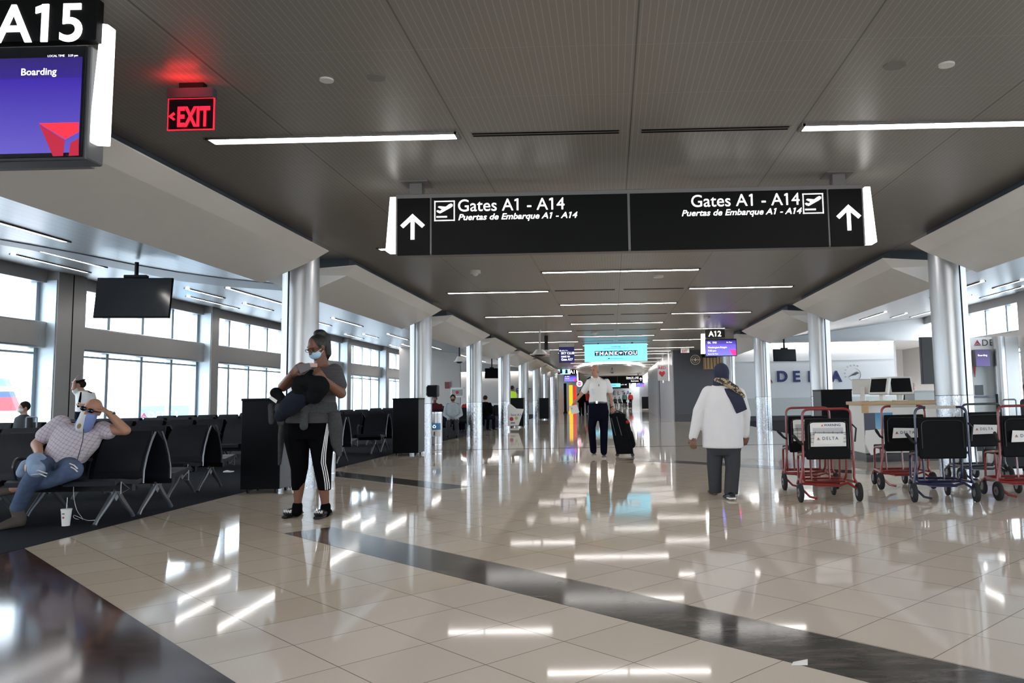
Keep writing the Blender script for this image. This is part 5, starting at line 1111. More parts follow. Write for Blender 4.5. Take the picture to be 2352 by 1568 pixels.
for (ax, ay, hx, hy, tx, ty) in ((683, 1160, 690, 1180, 653, 1191), (748, 1162, 757, 1181, 726, 1193)):
    b = MB(); b.cap(P(ax, ay+1, .03), P(ax-1, ay+14, .02), .050, .052); s0 = Vector(gnd(hx, hy)); s1 = Vector(gnd(tx, ty)); shoe(b, s0, s0+(s1-s0)*.9, .046, .05); finish(b, 'sock', 'blackcloth', t, .008, 3)
    b = MB(); d = (s1-s0).normalized(); s_ = d.cross(Z); b.loft([(s0+d*q*(s1-s0).length+Z*.014, s_*w, Z*.014) for q, w in ((-.05, .03), (.1, .046), (.5, .05), (.8, .054), (1.02, .03))], 16)
    b.loft([(s0+d*q*(s1-s0).length+Z*.045, s_*.058, Z*hh) for q, hh in ((.42, .040), (.55, .040), (.78, .030))], 20); sl = finish(b, 'slide_sandal', 'blackplastic', t, .006, 2)
    c = s0+d*.60*(s1-s0).length; text('VANS', .038, c+Vector((-.055, -.062, .052)), Vector((.9, -.25, .0)), Vector((.15, .45, .85)), 'paper', 'lettering', sl, depth=.003, bold=.02)
b = MB(); oell(b, hc-f_*.028+u_*.024, (.088, .098, .098), r_, f_, u_); b.ell(P(735, 766, .03), (.065, .065, .045)); b.cap(P(746, 776, .05), P(752, 812, .06), .058, .042); b.cap(P(752, 812, .06), P(750, 826, .07), .04, .02)
finish(b, 'braided_hair', 'hair_black', t, .008, 3)
b = MB(); oell(b, hc+f_*.045-u_*.058, (.066, .056, .052), r_, f_, u_); finish(b, 'face_mask', 'maskblue', t, .006, 2)
for s in (-1, 1): b = MB(); b.tube([hc+r_*s*.04+f_*.085-u_*.035, hc+r_*s*.082+f_*.02-u_*.015], .0022, 6).tube([hc+r_*s*.045+f_*.07-u_*.09, hc+r_*s*.082+f_*.0-u_*.04], .0022, 6); b.build('ear_loop', 'maskwhite', t)
b = MB()
for s in (-1, 1):
    c = hc+r_*s*.034+f_*.096+u_*.0; b.tube([c+r_*.026*math.cos(a)+u_*.018*math.sin(a) for a in [2*math.pi*i/16 for i in range(17)]], .0022, 6, cap=False); b.tube([c+r_*s*.026, hc+r_*s*.084-f_*.0+u_*.004], .002, 6)
b.tube([hc+f_*.102-r_*.009, hc+f_*.102+r_*.009], .002, 6).build('glasses', 'blackplastic', t)
for s in (-1, 1): MB().ell(hc+r_*s*.033+f_*.083+u_*.004, .009).build('eye', 'ink', t, smooth=True)
b = MB(); b.loft(rings_px(P, [(676, 770, 922, .185, 0), (667, 773, 934, .20, 0), (661, 774, 948, .205, 0)])); b.cap(P(700, 928, -.2), P(698, 978, -.205), .034, .042); b.ell(P(699, 936, -.21), .045)
b.loft([(P(768, 945, -.06), Vector((.055, 0, 0)), Vector((0, .07, 0))), (P(770, 980, -.03), Vector((.075, 0, .0)), Vector((0, .07, 0))), (P(771, 1015, 0), Vector((.065, 0, 0)), Vector((0, .05, 0))), (P(780, 1048, .02), Vector((.022, 0, 0)), Vector((0, .025, 0)))])
b.loft([(P(655, 950, .02), Vector((.045, 0, 0)), Vector((0, .08, 0))), (P(647, 1000, .05), Vector((.03, 0, 0)), Vector((0, .06, 0))), (P(642, 1068, .06), Vector((.012, 0, 0)), Vector((0, .03, 0)))])
finish(b, 'jacket_tied_at_waist', 'greyfleece', t, .009, 3)
# what she holds
tag(finish(MB().cap(P(690, 878, -.30), P(735, 880, -.33), .075, .075).cap(P(733, 888, -.31), P(722, 908, -.28), .10, .085).cap(P(690, 888, -.28), P(700, 912, -.26), .085, .08).cap(P(700, 866, -.33), P(716, 852, -.34), .025, .02), 'shoulder_bag', 'blackfleece', None, .009, 4), 'soft black bag held against the chest by the woman in the striped shirt', 'bag')
w = empty('draped_jacket', P(655, 940, -.2), 'dark denim jacket with grey lining draped over the arm of the striped-shirt woman', 'jacket')
finish(MB().cap(P(694, 912, -.27), P(663, 935, -.24), .085, .095).cap(P(663, 935, -.24), P(644, 955, -.2), .08, .06).cap(P(700, 890, -.25), P(668, 915, -.22), .05, .06), 'denim', 'denimdark', w, .009, 4)
finish(MB().cap(P(640, 935, -.18), P(645, 970, -.18), .04, .036).cap(P(622, 932, -.17), P(624, 968, -.17), .028, .03), 'grey_lining', 'greyfleece', w, .008, 3)
finish(MB().ell(P(634, 902, -.15), (.06, .05, .055)).cap(P(640, 905, -.16), P(655, 925, -.2), .04, .04), 'dark_collar', 'blackfleece', w, .008, 3)
MB().rings([[P(x, y, dd) for x, y in ((616, 913), (622, 909), (637, 919), (634, 926))] for dd in (-.235, -.232)]).build('paper_tag', 'paper', w)
tag(MB().rings([[P(x, y, dd) for x, y in ((712, 833), (729, 834), (729, 843), (713, 843))] for dd in (-.40, -.39)]).build('phone', mat('rose_phone_case', (.50, .33, .29), .3), bevel=.003), 'pale pink phone in the right hand side grip of the woman in the striped shirt', 'phone')
tag(MB().rings([[P(x, y, dd) for x, y in ((680, 837), (711, 833), (716, 846), (690, 858))] for dd in (-.385, -.37)]).build('wallet', mat('grey_wallet', (.13, .12, .12), .5), bevel=.003), 'dark grey flat wallet held open beside the phone by the woman in the striped shirt', 'wallet')
# ------------------------------------------------------------------ walking man with suitcase
Y0 = 15.6; base = gnd(1376, 1049); t = person(P, base, 'bald man in white short-sleeved uniform shirt and navy trousers walking with a suitcase')
b = MB(); hc = P(1366, 850, 0); r_, f_, u_ = head(b, hc, (-.55, -.83, -.05), k=.98); b.cap(hc-u_*.07, P(1369, 870, .02), .052, .058)
b.loft(rings_px(P, [(1360, 1379, 866, .05, .02), (1354, 1394, 874, .085, .02), (1355, 1392, 890, .11, 0), (1355, 1392, 920, .11, 0), (1354, 1394, 935, .11, 0)]))
b.cap(P(1354, 875, .02), P(1336, 904, .02), .045, .04); b.cap(P(1336, 904, .02), P(1318, 926, -.05), .038, .026); hand(b, P(1318, 926, -.05), (-.45, -.3, -.7), (.5, -.1, -.3), 1, .8)
b.cap(P(1394, 876, .02), P(1401, 908, .05), .045, .04); b.cap(P(1401, 908, .05), P(1406, 936, .02), .038, .026); hand(b, P(1406, 936, .02), (.05, .05, -1), (0, .9, 0), -1, 1.3)
b.cap(P(1364, 935), P(1360, 980), .08, .055); b.cap(P(1360, 980), P(1363, 1036, .05), .05, .035); b.cap(P(1386, 935), P(1386, 985, .02), .08, .055); b.cap(P(1386, 985, .02), P(1387, 1040, .0), .05, .035)
finish(b, 'body', 'skin_tan', t, .010, 2)
b = MB(); b.loft(rings_px(P, [(1360, 1380, 868, .075, .02), (1352, 1396, 875, .105, .02), (1352, 1394, 892, .13, 0), (1354, 1393, 908, .135, 0), (1352, 1395, 922, .14, 0), (1353, 1394, 925, .135, 0)])); b.cap(P(1355, 876, .02), P(1342, 897, .02), .068, .066); b.cap(P(1393, 877, .02), P(1401, 897, .04), .068, .066)
sh = finish(b, 'white_shirt', 'whitecloth', t, .010, 4)
MB().rings([[P(x, y, dd) for x, y in ((1357, 867), (1362, 864), (1367, 874), (1360, 876))] for dd in (-.13, -.11)]).rings([[P(x, y, dd) for x, y in ((1379, 867), (1374, 864), (1369, 874), (1377, 877))] for dd in (-.13, -.11)]).build('collar', 'whitecloth', t)
for a, c in (((1349, 870), (1356, 866)), ((1388, 866), (1394, 869))): MB().tube([P(*a, -.01), P(*c, -.02)], .022, 8, flat=.5).build('shoulder_mark', 'navycloth', t)
MB().rings([[P(x, y, dd) for x, y in ((1358.5, 893), (1363, 893), (1364, 906), (1360, 906))] for dd in (-.155, -.15)]).build('identity_badge', mat('pale_badge', (.60, .66, .72), .4), t)
MB().tube([P(1375.5, 882, -.14), P(1375.5, 887, -.14)], .006, 6).build('pen', 'ink', t)
b = MB(); b.loft(rings_px(P, [(1353, 1394, 923, .135, 0), (1351, 1397, 935, .14, 0), (1352, 1398, 955, .135, 0), (1356, 1396, 966, .10, 0)])); b.cap(P(1364, 945), P(1359, 982), .105, .075); b.cap(P(1359, 982), P(1363, 1034, .05), .075, .065); b.cap(P(1386, 945), P(1387, 988, .02), .105, .08); b.cap(P(1387, 988, .02), P(1387, 1037, 0), .078, .066)
finish(b, 'trousers', 'navycloth', t, .010, 4, .05)
MB().loft(rings_px(P, [(1352.5, 1394.5, 921.5, .139, 0), (1352.5, 1394.5, 925.5, .141, 0)])).build('belt', 'shoe', t); MB().b(P(1369, 924).x, P(1373, 924).x, Y0-.16, Y0-.14, P(1371, 926).z, P(1371, 921).z).build('buckle', 'chrome', t)
for h_, q in (((1366, 1040), (1352, 1052)), ((1389, 1044), (1383, 1052))):
    b = MB(); a = gnd(*h_, 0); c = gnd(*q, 0); shoe(b, a, a+(c-a).normalized()*.29, .05, .06); finish(b, 'shoe', 'shoe', t, .008, 2)
b = MB(); oell(b, hc-f_*.036-u_*.004, (.0835, .078, .072), r_, f_, u_); finish(b, 'grey_hair', 'hair_grey', t, .008, 2)
for s in (-1, 1): MB().ell(hc+r_*s*.030+f_*.077+u_*.006, .007).build('eye', 'ink', t); MB().tube([hc+r_*s*.018+f_*.083+u_*.022, hc+r_*s*.045+f_*.074+u_*.022], .004, 6).build('eyebrow', 'hair_grey', t)
MB().tube([hc-r_*.02+f_*.083-u_*.06, hc+r_*.02+f_*.083-u_*.06], .005, 6).build('mouth', 'lip', t); MB().cyl(P(1405.5, 933, .02), P(1406, 935, .02), .033, None, 16).build('wristwatch', 'shoe', t)
tag(MB().rings([[P(x, y, dd) for x, y in ((1307, 932), (1325, 929), (1331, 946), (1328, 948), (1313, 951))] for dd in (-.12, -.117)]).build('paper_sheet', 'paper'), 'white paper sheet in the hand of the walking man', 'paper')
s = empty('rolling_suitcase', gnd(1436, 1046), 'black upright suitcase pulled by the walking man', 'suitcase')
Ps = lambda x, y, dy=0: at(x, y, 15.75+dy); q = [(1400, 952), (1412, 948), (1436, 950), (1440, 985), (1454, 1030), (1455, 1042), (1416, 1043), (1409, 1010)]
MB().rings([[Ps(x, y, -.14) for x, y in q], [Ps(x, y, .14) for x, y in q]]).build('body', 'blackfleece', s, bevel=.02)
for x in (1418, 1453): MB().cyl(Ps(x, 1044, -.1), Ps(x, 1044, -.05), .035, None, 14).build('wheel', 'blackplastic', s)
MB().arc([Ps(1400, 955, -.1), Ps(1402, 947, -.1), Ps(1408, 945, -.06), Ps(1414, 950, -.02)], .014, .03).build('grip', 'blackplastic', s)
for a, c in (((1404, 960), (1414, 1000)), ((1416, 956), (1428, 1000))): MB().tube([Ps(*a, -.145), Ps(*c, -.145)], .008, 6).build('piping', 'blackgrey', s)
bp = empty('backpack', Ps(1436, 990), 'black backpack with red tag strapped on the front of the black suitcase', 'backpack')
finish(MB().cap(Ps(1420, 958, .0), Ps(1432, 975, 0), .10, .13).cap(Ps(1432, 975, 0), Ps(1440, 998, 0), .13, .10).cap(Ps(1446, 996, .02), Ps(1450, 1020, .02), .07, .085), 'pack', 'blackfleece', bp, .012, 3)
MB().arc([Ps(1410, 950), Ps(1416, 942), Ps(1430, 948), Ps(1432, 956)], .012, .05).build('top_handle', 'blackplastic', bp); MB().ell(Ps(1441, 969, -.12), (.035, .02, .03)).build('red_tag', 'redcloth', bp); MB().cap(Ps(1418, 955, -.1), Ps(1424, 957, -.11), .012, .01).build('red_trim', 'maroon', bp)
# ------------------------------------------------------------------ woman in headscarf, from behind
Y0 = 9.05; base = gnd(1663, 1142); t = person(P, base, 'woman in slate headscarf, white tunic and grey trousers walking away, seen from behind')
b = MB(); hc = P(1657, 858, 0); r_, f_, u_ = head(b, hc, (.35, .93, -.1), k=1.0); b.cap(hc-u_*.06, P(1658, 892, .0), .055, .06)
b.loft(rings_px(P, [(1636, 1688, 892, .09, 0), (1628, 1702, 925, .13, 0), (1627, 1700, 990, .13, 0), (1634, 1694, 1030, .11, 0)]))
b.cap(P(1630, 900), P(1603, 950, .02), .05, .045); b.cap(P(1603, 950, .02), P(1592, 1006, -.04), .042, .028); hand(b, P(1592, 1004, -.04), (-.05, .05, -1), (.3, .6, 0), 1, .9)
b.cap(P(1694, 905), P(1712, 955, .02), .05, .045); b.cap(P(1712, 955, .02), P(1712, 1002, .08), .042, .028); hand(b, P(1712, 1000, .1), (0, .3, -1), (-.3, .6, 0), -1, .9)
b.cap(P(1645, 1030), P(1643, 1128, .1), .06, .035); b.cap(P(1681, 1030), P(1678, 1130, -.05), .06, .035)
finish(b, 'body', 'skin_mid', t, .009, 2)
b = MB(); b.loft(rings_px(P, [(1640, 1680, 882, .08, 0), (1624, 1697, 893, .12, 0), (1616, 1705, 915, .155, 0), (1613, 1705, 950, .165, 0), (1612, 1706, 990, .175, 0), (1613, 1708, 1024, .18, 0), (1614, 1707, 1028, .178, 0)]))
b.cap(P(1628, 903), P(1607, 945, .01), .085, .078); b.cap(P(1607, 945, .01), P(1592, 1003, -.02), .076, .050); b.cap(P(1697, 906), P(1711, 950, .02), .078, .066); b.cap(P(1711, 950, .02), P(1712, 997, .06), .064, .046)
finish(b, 'white_tunic', 'tunic', t, .010, 4)
b = MB(); b.loft(rings_px(P, [(1622, 1702, 990, .15, 0), (1622, 1703, 1030, .14, 0), (1628, 1698, 1045, .10, 0)])); b.cap(P(1643, 1015), P(1641, 1070, .05), .095, .085); b.cap(P(1641, 1070, .05), P(1643, 1126, .1), .083, .072); b.cap(P(1681, 1010), P(1683, 1070, -.02), .10, .085); b.cap(P(1683, 1070, -.02), P(1679, 1130, -.05), .083, .078); finish(b, 'trousers', 'charcoal', t, .010, 4, .055)
a = gnd(1643, 1137); b = MB(); shoe(b, a, a+Vector((-.02, .25, 0)), .05, .06); finish(b, 'shoe', 'bootbrown', t, .008, 2)
a = gnd(1684, 1149); b = MB(); shoe(b, a, a+Vector((-.05, .25, 0)), .05, .06); o = finish(b, 'shoe', 'shoe', t, .008, 2); MB().rings([[a+Vector(v) for v in ((-.045, -.015, z_), (.03, -.02, z_), (.045, .1, z_), (-.06, .1, z_))] for z_ in (.012, .03)]).build('pale_sole', 'paper', o, bevel=.006)
b = MB(); oell(b, hc-f_*.008+u_*.014, (.090, .105, .108), r_, f_, u_); b.cap(hc-u_*.03, P(1655, 884, .0), .088, .085); b.cap(P(1652, 880, -.02), P(1668, 886, -.03), .075, .07); finish(b, 'headscarf', 'hijab', t, .009, 4)
b = MB(); b.loft([(P(1672, 888, -.08), Vector((.08, 0, -.01)), Vector((.0, .05, .03))), (P(1686, 905, -.14), Vector((.075, 0, .02)), Vector((0, .03, .02))), (P(1696, 925, -.15), Vector((.07, 0, .02)), Vector((0, .025, 0))), (P(1704, 945, -.13), Vector((.062, 0, .025)), Vector((0, .02, 0)))])
finish(b, 'shawl_end', 'hijab', t, .009, 4)
b = MB(); b.cap(P(1646, 872, -.06), P(1668, 877, -.10), .03, .04); b.cap(P(1668, 879, -.10), P(1690, 892, -.15), .042, .036); b.cap(P(1690, 892, -.15), P(1708, 910, -.14), .036, .02); finish(b, 'patterned_border', 'scarf', t, .009, 3)
MB().tube([hc+r_*.08+f_*.05+u_*.01, hc+r_*.07+f_*.09+u_*.01], .003, 6).build('glasses', 'chrome', t)
# ------------------------------------------------------------------ lounging man in plaid shirt
Y0 = 7.95; t = person(P, Vector((P(100, 1100).x, 7.9, 0)), 'man in plaid shirt and ripped jeans lounging on the front seats, banded gaiter over face')
b = MB(); hc = P(211, 941, -.06); up = Vector((.33, 0, .94)); r_, f_, u_ = head(b, hc, (.12, -.95, -.02), up, k=1.02); b.cap(hc-u_*.05, P(190, 985, .05), .062, .075)
b.loft([(P(190, 975, .06), Vector((.13, 0, -.02)), Vector((0, .08, 0))), (P(184, 990, .06), Vector((.22, .0, -.045)), Vector((0, .11, 0))), (P(170, 1020, .04), Vector((.21, 0, -.05)), Vector((0, .14, 0))), (P(150, 1050, 0), Vector((.18, 0, -.03)), Vector((0, .15, 0))), (P(138, 1072, -.02), Vector((.17, 0, 0)), Vector((0, .13, 0)))])
b.cap(P(238, 985, .08), P(288, 988, .06), .058, .050); b.cap(P(288, 988, .06), P(252, 950, -.02), .050, .033); hand(b, P(250, 948, -.02), (-.75, -.1, .55), (-.3, -.1, -.9), -1, .7, 1.1)
b.cap(P(136, 975, .06), P(84, 1020, 0), .062, .052); b.cap(P(84, 1020, 0), P(90, 1042, -.22), .052, .036); hand(b, P(90, 1044, -.23), (-.35, -.45, -.55), (0, .3, -1), -1, .35, 1.15)
b.cap(P(118, 1068, 0), P(90, 1078, -.38), .09, .068); b.cap(P(90, 1082, -.38), P(36, 1165, -.2), .06, .04); b.cap(P(150, 1070, .02), P(170, 1078, -.32), .09, .068); b.cap(P(170, 1080, -.32), P(30, 1122, -.2), .058, .04)
finish(b, 'body', 'skin_tan', t, .008, 3)
b = MB(); b.loft([(P(190, 978, .05), Vector((.13, 0, -.03)), Vector((0, .10, 0))), (P(186, 985, .05), Vector((.225, .0, -.05)), Vector((0, .13, 0))), (P(172, 1015, .03), Vector((.222, 0, -.06)), Vector((0, .165, 0))), (P(154, 1043, -.01), Vector((.195, 0, -.045)), Vector((0, .18, 0))), (P(146, 1060, -.03), Vector((.185, 0, -.02)), Vector((0, .17, 0)))])
b.cap(P(236, 986, .08), P(248, 991, .07), .085, .08); b.cap(P(140, 972, .05), P(104, 1000, .02), .085, .085); finish(b, 'plaid_shirt', 'plaid', t, .010, 4)
MB().tube(smoothpath([P(192, 985, -.16), P(190, 1010, -.16), P(182, 1040, -.19), P(176, 1062, -.19)], 5), .0035, 6).build('shirt_placket', 'sweater', t)
b = MB(); b.cap(P(120, 1068, -.02), P(150, 1068, -.02), .125, .125); b.cap(P(118, 1066, -.04), P(86, 1076, -.38), .115, .09); b.cap(P(86, 1082, -.38), P(64, 1115, -.32), .085, .075); b.cap(P(64, 1115, -.32), P(40, 1165, -.2), .075, .062)
b.cap(P(150, 1070, -.02), P(168, 1078, -.34), .11, .088); b.cap(P(168, 1082, -.34), P(110, 1105, -.28), .082, .072); b.cap(P(110, 1105, -.28), P(42, 1122, -.16), .07, .055); jn = finish(b, 'jeans', 'denim', t, .010, 4)
b = MB(); b.cap(P(84, 1060, -.30), P(84, 1078, -.42), .088, .075); b.cap(P(60, 1068, -.20), P(50, 1085, -.28), .055, .05); finish(b, 'washed_thigh', 'denimpale', t, .010, 3)
for pp in ([(70, 1084), (88, 1080), (108, 1087)], [(72, 1090), (92, 1088), (106, 1094)], [(160, 1064), (170, 1068), (178, 1076)], [(163, 1072), (172, 1077), (178, 1083)]): MB().tube([P(x, y, -.475 if x < 120 else -.435) for x, y in pp], .009, 6, flat=.5).build('frayed_rip', 'whitecloth', t)
b = MB(); F_ = P(36, 1180, -.22); F_.z = 0; shoe(b, F_+Vector((.02, .08, 0)), F_+Vector((-.06, -.20, 0)), .055, .08); b.cap(P(38, 1165, -.2), F_+Vector((.01, .05, .07)), .058, .055); finish(b, 'shoe', 'bootbrown', t, .009, 3)
b = MB(); b.cap(P(32, 1122, -.18), P(2, 1128, -.2), .055, .048); b.cap(P(2, 1128, -.2), P(-6, 1134, -.2), .048, .04); finish(b, 'shoe', 'bootbrown', t, .009, 3).name = 'shoe'
b = MB(); oell(b, hc+f_*.022-u_*.060, (.076, .078, .072), r_, f_, u_); b.cap(hc-u_*.075+f_*.02, P(193, 976, -.06), .075, .080); finish(b, 'neck_gaiter', 'gaiter', t, .008, 4)
for s in (-1, 1): b = MB(); oell(b, hc+r_*s*.036+f_*.098+u_*.006, (.032, .014, .022), r_, f_, u_); b.build('sunglass_lens', 'sunglass', t, smooth=True); MB().tube([hc+r_*s*.066+f_*.09+u_*.01, hc+r_*s*.084-f_*.005+u_*.004], .005, 6).build('sunglass_arm', 'blackplastic', t)
MB().cyl(P(257, 954, 0), P(254, 950, -.01), .040, None, 18).build('wristwatch', 'shoe', t)
# ------------------------------------------------------------------ officer in peaked cap by the window
Y0 = 16.35; t = person(P, Vector((at(190, 900, Y0).x, Y0, 0)), 'airline officer in peaked cap and white shirt standing by the window, hand raised to cap')
b = MB(); hc = P(183, 884, 0); r_, f_, u_ = head(b, hc, (-.9, -.35, -.25), k=.98); b.cap(hc-u_*.07, P(190, 900), .05, .055); b.loft(rings_px(P, [(182, 202, 896, .06, 0), (176, 214, 903, .09, 0), (178, 215, 930, .11, 0), (176, 212, 955, .11, 0)]))
b.cap(P(178, 903, .02), P(169, 892, -.1), .045, .04); b.cap(P(169, 892, -.1), P(171, 876, -.12), .038, .028); hand(b, P(171, 876, -.12), (.3, .1, .8), (.6, .3, 0), 1, .5); b.cap(P(212, 906, .02), P(216, 928, -.02), .045, .04); b.cap(P(216, 928, -.02), P(190, 930, -.16), .038, .026); hand(b, P(190, 930, -.16), (-1, 0, -.1), (0, .5, .4), 1, .6)
b.cap(P(186, 955), P(186, 1080), .08, .04); b.cap(P(204, 955), P(206, 1080), .08, .04); finish(b, 'body', 'skin_light', t, .011, 2)
b = MB(); b.loft(rings_px(P, [(182, 203, 898, .08, 0), (174, 216, 904, .11, 0), (175, 218, 925, .13, 0), (174, 215, 946, .13, 0)])); b.cap(P(180, 905, .01), P(173, 897, -.06), .062, .06); b.cap(P(211, 907, .02), P(216, 925, -.01), .066, .062); finish(b, 'white_shirt', 'whitecloth', t, .011, 3)
b = MB(); b.loft(rings_px(P, [(174, 214, 943, .125, 0), (172, 216, 960, .13, 0)])); b.cap(P(185, 960), P(185, 1082), .10, .065); b.cap(P(205, 960), P(206, 1082), .10, .065); finish(b, 'trousers', 'navycloth', t, .011, 3)
b = MB(); oell(b, hc+u_*.085, (.112, .125, .030), r_, f_, u_); oell(b, hc+u_*.060, (.088, .10, .03), r_, f_, u_); oell(b, hc+u_*.045+f_*.075, (.07, .055, .008), r_, f_, u_); finish(b, 'peaked_cap', 'shoe', t, .008, 2)
MB().tube([P(186, 900, -.12), P(184, 915, -.15), P(180, 935, -.16)], [.012, .022, .024], 8, flat=.4).build('necktie', 'navycloth', t); MB().tube([P(203, 899, -.10), P(211, 902, -.08)], .022, 6, flat=.5).build('shoulder_mark', 'navycloth', t); b = MB(); oell(b, hc-f_*.035+u_*.01, (.080, .085, .085), r_, f_, u_); b.build('hair', 'hair_brown', t, smooth=True)
for x in (186, 206): b = MB(); a = Vector((at(x, 900, Y0).x, Y0, 0)); shoe(b, a, a+Vector((-.25, -.08, 0)), .05, .06); finish(b, 'shoe', 'shoe', t, .01, 2)
# ------------------------------------------------------------------ simpler, more distant people
def mini(x, y, rz, pose, label, shirt, trous, hair, skin='skin_light', h=1.74, extra=None, vox=.016, group=None, bald=False, sleeve=True):
    """figure facing local -Y turned by rz; pose 'stand', 'walk' or 'sit'"""
    R_ = Matrix.Translation((x, y, 0)) @ Matrix.Rotation(rz, 4, 'Z'); k = h/1.74; dz = -.42*k if pose == 'sit' else 0
    q = lambda a, b, c: R_ @ Vector((a*k, b*k, c*k+dz))
    t = empty('person', (x, y, 0), label, 'person', group); ax = R_.to_3x3()
    def body(mb, e, what):
        if what == 'top': mb.loft([(q(0, 0, z), ax @ Vector((w*k+e, 0, 0)), ax @ Vector((0, d*k+e, 0))) for w, d, z in ((.06, .05, 1.49), (.17, .09, 1.43), (.185, .12, 1.28), (.165, .12, 1.08), (.175, .125, .96))])
        if what == 'bottom':
            mb.loft([(q(0, 0, z), ax @ Vector((w*k+e, 0, 0)), ax @ Vector((0, .12*k+e, 0))) for w, z in ((.165, 1.0), (.175, .9), (.15, .84))])
            for s in (-1, 1):
                if pose == 'sit': K, A = (s*.12, -.42, .90), (s*.13, -.40, .50)
                elif pose == 'walk': K, A = (s*.09, -.12*s, .48), (s*.09, -.18*s+.08, .09)
                else: K, A = (s*.10, -.01, .48), (s*.10, .01, .09)
                mb.cap(q(s*.09, 0, .90), q(*K), .085*k+e, .058*k+e); mb.cap(q(*K), q(*A), .056*k+e, .042*k+e*1.5)
    b = MB(); body(b, 0, 'top'); body(b, 0, 'bottom'); hc = q(0, -.01, 1.62); r_, f_, u_ = head(b, hc, ax @ Vector((0, -1, -.1)), k=k); b.cap(hc-u_*.06, q(0, .01, 1.44), .05*k, .055*k)
    arms = []
    for s in (-1, 1):
        S, E_, W_ = (s*.19, 0, 1.40), (s*.25, .03, 1.12), (s*.24, -.10, .90)
        if pose == 'sit': E_, W_ = (s*.25, -.03, 1.12), (s*.10, -.28, 1.02)
        arms.append((S, E_, W_)); b.cap(q(*S), q(*E_), .045*k, .038*k); b.cap(q(*E_), q(*W_), .036*k, .026*k); hand(b, q(*W_), q(W_[0], W_[1]-.05, W_[2]-.1)-q(*W_), ax @ Vector((-s, 0, 0)), s, .6, k)
    finish(b, 'body', skin, t, vox, 1)
    b = MB(); body(b, .014, 'top')
    for S, E_, W_ in arms: b.cap(q(*S), q(*E_), .064*k, .055*k); (b.cap(q(*E_), q(*W_), .052*k, .042*k) if sleeve else None)
    finish(b, 'top', shirt, t, vox, 2); b = MB(); body(b, .014, 'bottom'); finish(b, 'trousers', trous, t, vox, 2)
    for s in (-1, 1):
        b = MB(); a = q(s*.13, -.38, 0) if pose == 'sit' else q(s*.10, .04 if pose != 'walk' else .04-.18*s, 0); a.z = 0; shoe(b, a, a+ax @ Vector((0, -.26*k, 0)), .05, .07); finish(b, 'shoe', 'shoe', t, .012, 1)
    if not bald: b = MB(); oell(b, hc-f_*.022+u_*.022, (.084*k, .095*k, .095*k), r_, f_, u_); b.build('hair', hair, t, smooth=True)
    if extra: extra(t, hc, r_, f_, u_, k)
    return t
def mask(m): return lambda t, hc, r_, f_, u_, k: oell_part(t, hc+f_*.052*k-u_*.042*k, (.064*k, .058*k, .05*k), r_, f_, u_, m)
def oell_part(t, c, rad, r_, f_, u_, m): b = MB(); oell(b, c, rad, r_, f_, u_); b.build('face_mask', m, t, smooth=True)
p = at(50, 955, 14.4); mini(p.x, 14.45, -.5, 'sit', 'seated man in dark grey sweater and white mask, left of the window pier', 'sweater', 'navycloth', 'hair_brown', extra=mask('maskwhite'), h=1.66)
p = at(1047, 950, 24.8); mini(p.x-.1, 24.85, .15, 'sit', 'seated man in grey patterned shirt and grey face cover, between second and third columns', 'greyshirt', 'charcoal', 'hair_brown', 'skin_tan', extra=mask('sweater'), h=1.75)
p = at(1066, 930, 29.5); mini(p.x, 30.4, .0, 'sit', 'seated person in bright red top behind the man in grey patterned shirt', 'redcloth', 'navycloth', 'hair_brown', h=1.68)
p = at(1029, 930, 29.5); mini(p.x, 30.4, 2.9, 'sit', 'seated person in dark top seen from behind, right of the red leaflet rack', 'sweater', 'navycloth', 'hair_black', 'skin_mid')
p = at(1002, 930, 26); mini(p.x-.05, 26.0, .2, 'sit', 'seated person in maroon top right beside the second column and recycling bin', 'maroon', 'navycloth', 'hair_black', 'skin_mid')
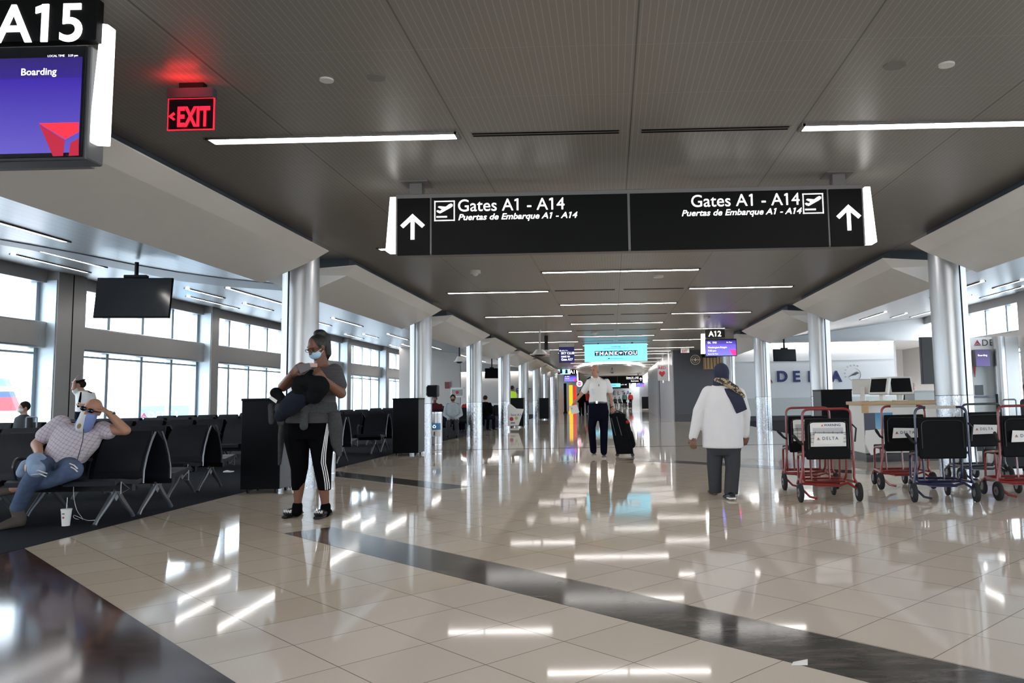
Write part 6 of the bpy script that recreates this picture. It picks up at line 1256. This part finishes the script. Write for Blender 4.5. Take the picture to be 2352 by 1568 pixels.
p = at(1130, 928, 40); mini(p.x, 36.4, .2, 'sit', 'seated person with pale hair and maroon top between third and fourth columns', 'maroon', 'navycloth', 'hair_white')
p = at(1115, 928, 30.6); mini(p.x, 30.6, 2.8, 'sit', 'seated person in black top with grey hair, right beside the third column', 'blackcloth', 'navycloth', 'hair_brown')
p = at(1177, 915, 38); mini(p.x, 38, 2.4, 'stand', 'standing worker in black helmet and yellow-green vest behind the cut-out display', 'hivis', 'navycloth', 'hair_black', 'skin_mid', h=1.8)
p = at(1435, 930, 88); mini(p.x, 88, math.pi, 'walk', 'distant walker in grey-green shirt and dark shorts seen from behind', 'greencloth', 'blackcloth', 'hair_black', 'skin_mid', vox=.025); trolley_case(p.x+.6, 88.3, .4, .62, .3, 'tiny distant black trolley case beside the walker in the grey-green shirt')
p = at(1444, 925, 92); mini(p.x+.25, 93, math.pi, 'walk', 'tiny distant person in red top right of the walker in the grey-green shirt', 'redcloth', 'blackcloth', 'hair_black', vox=.03)
p = at(1343, 930, 62); mini(p.x-.1, 57, .4, 'stand', 'distant person in dark jacket and jeans left of the walking man', 'sweater', 'denimdark', 'hair_brown', vox=.02)
p = at(1352, 930, 62); mini(p.x, 60.5, -.3, 'stand', 'distant person in red top just behind the arm of the walking man', 'redcloth', 'navycloth', 'hair_brown', vox=.02)
p = at(1333, 940, 50); mini(p.x, 52, .2, 'stand', 'distant person in black, beside the shop posts', 'blackcloth', 'blackcloth', 'hair_brown', vox=.02)
p = at(2366, 915, 13.0); mini(p.x, 13.0, .6, 'sit', 'seated person with light brown hair at the right picture edge behind the red chair', 'sweater', 'navycloth', mat('light_brown_hair', (.16, .11, .06), .8), h=1.66)
p = at(2127, 888, 24.4); mini(p.x, 25.5, 0, 'sit', 'seated person with grey-brown hair behind the small grey desk', 'sweater', 'navycloth', 'hair_grey', h=1.9)
# passengers waiting far at the end of the corridor
for i, x in enumerate((1403, 1413, 1423, 1433)): p = at(x, 915, 112); mini(p.x, 112+.3*i, .3*i, 'sit', 'tiny seated figure in dark clothes at the far end wall, %s from the left' % nth[i], 'sweater', 'blackcloth', 'hair_black', vox=.04)
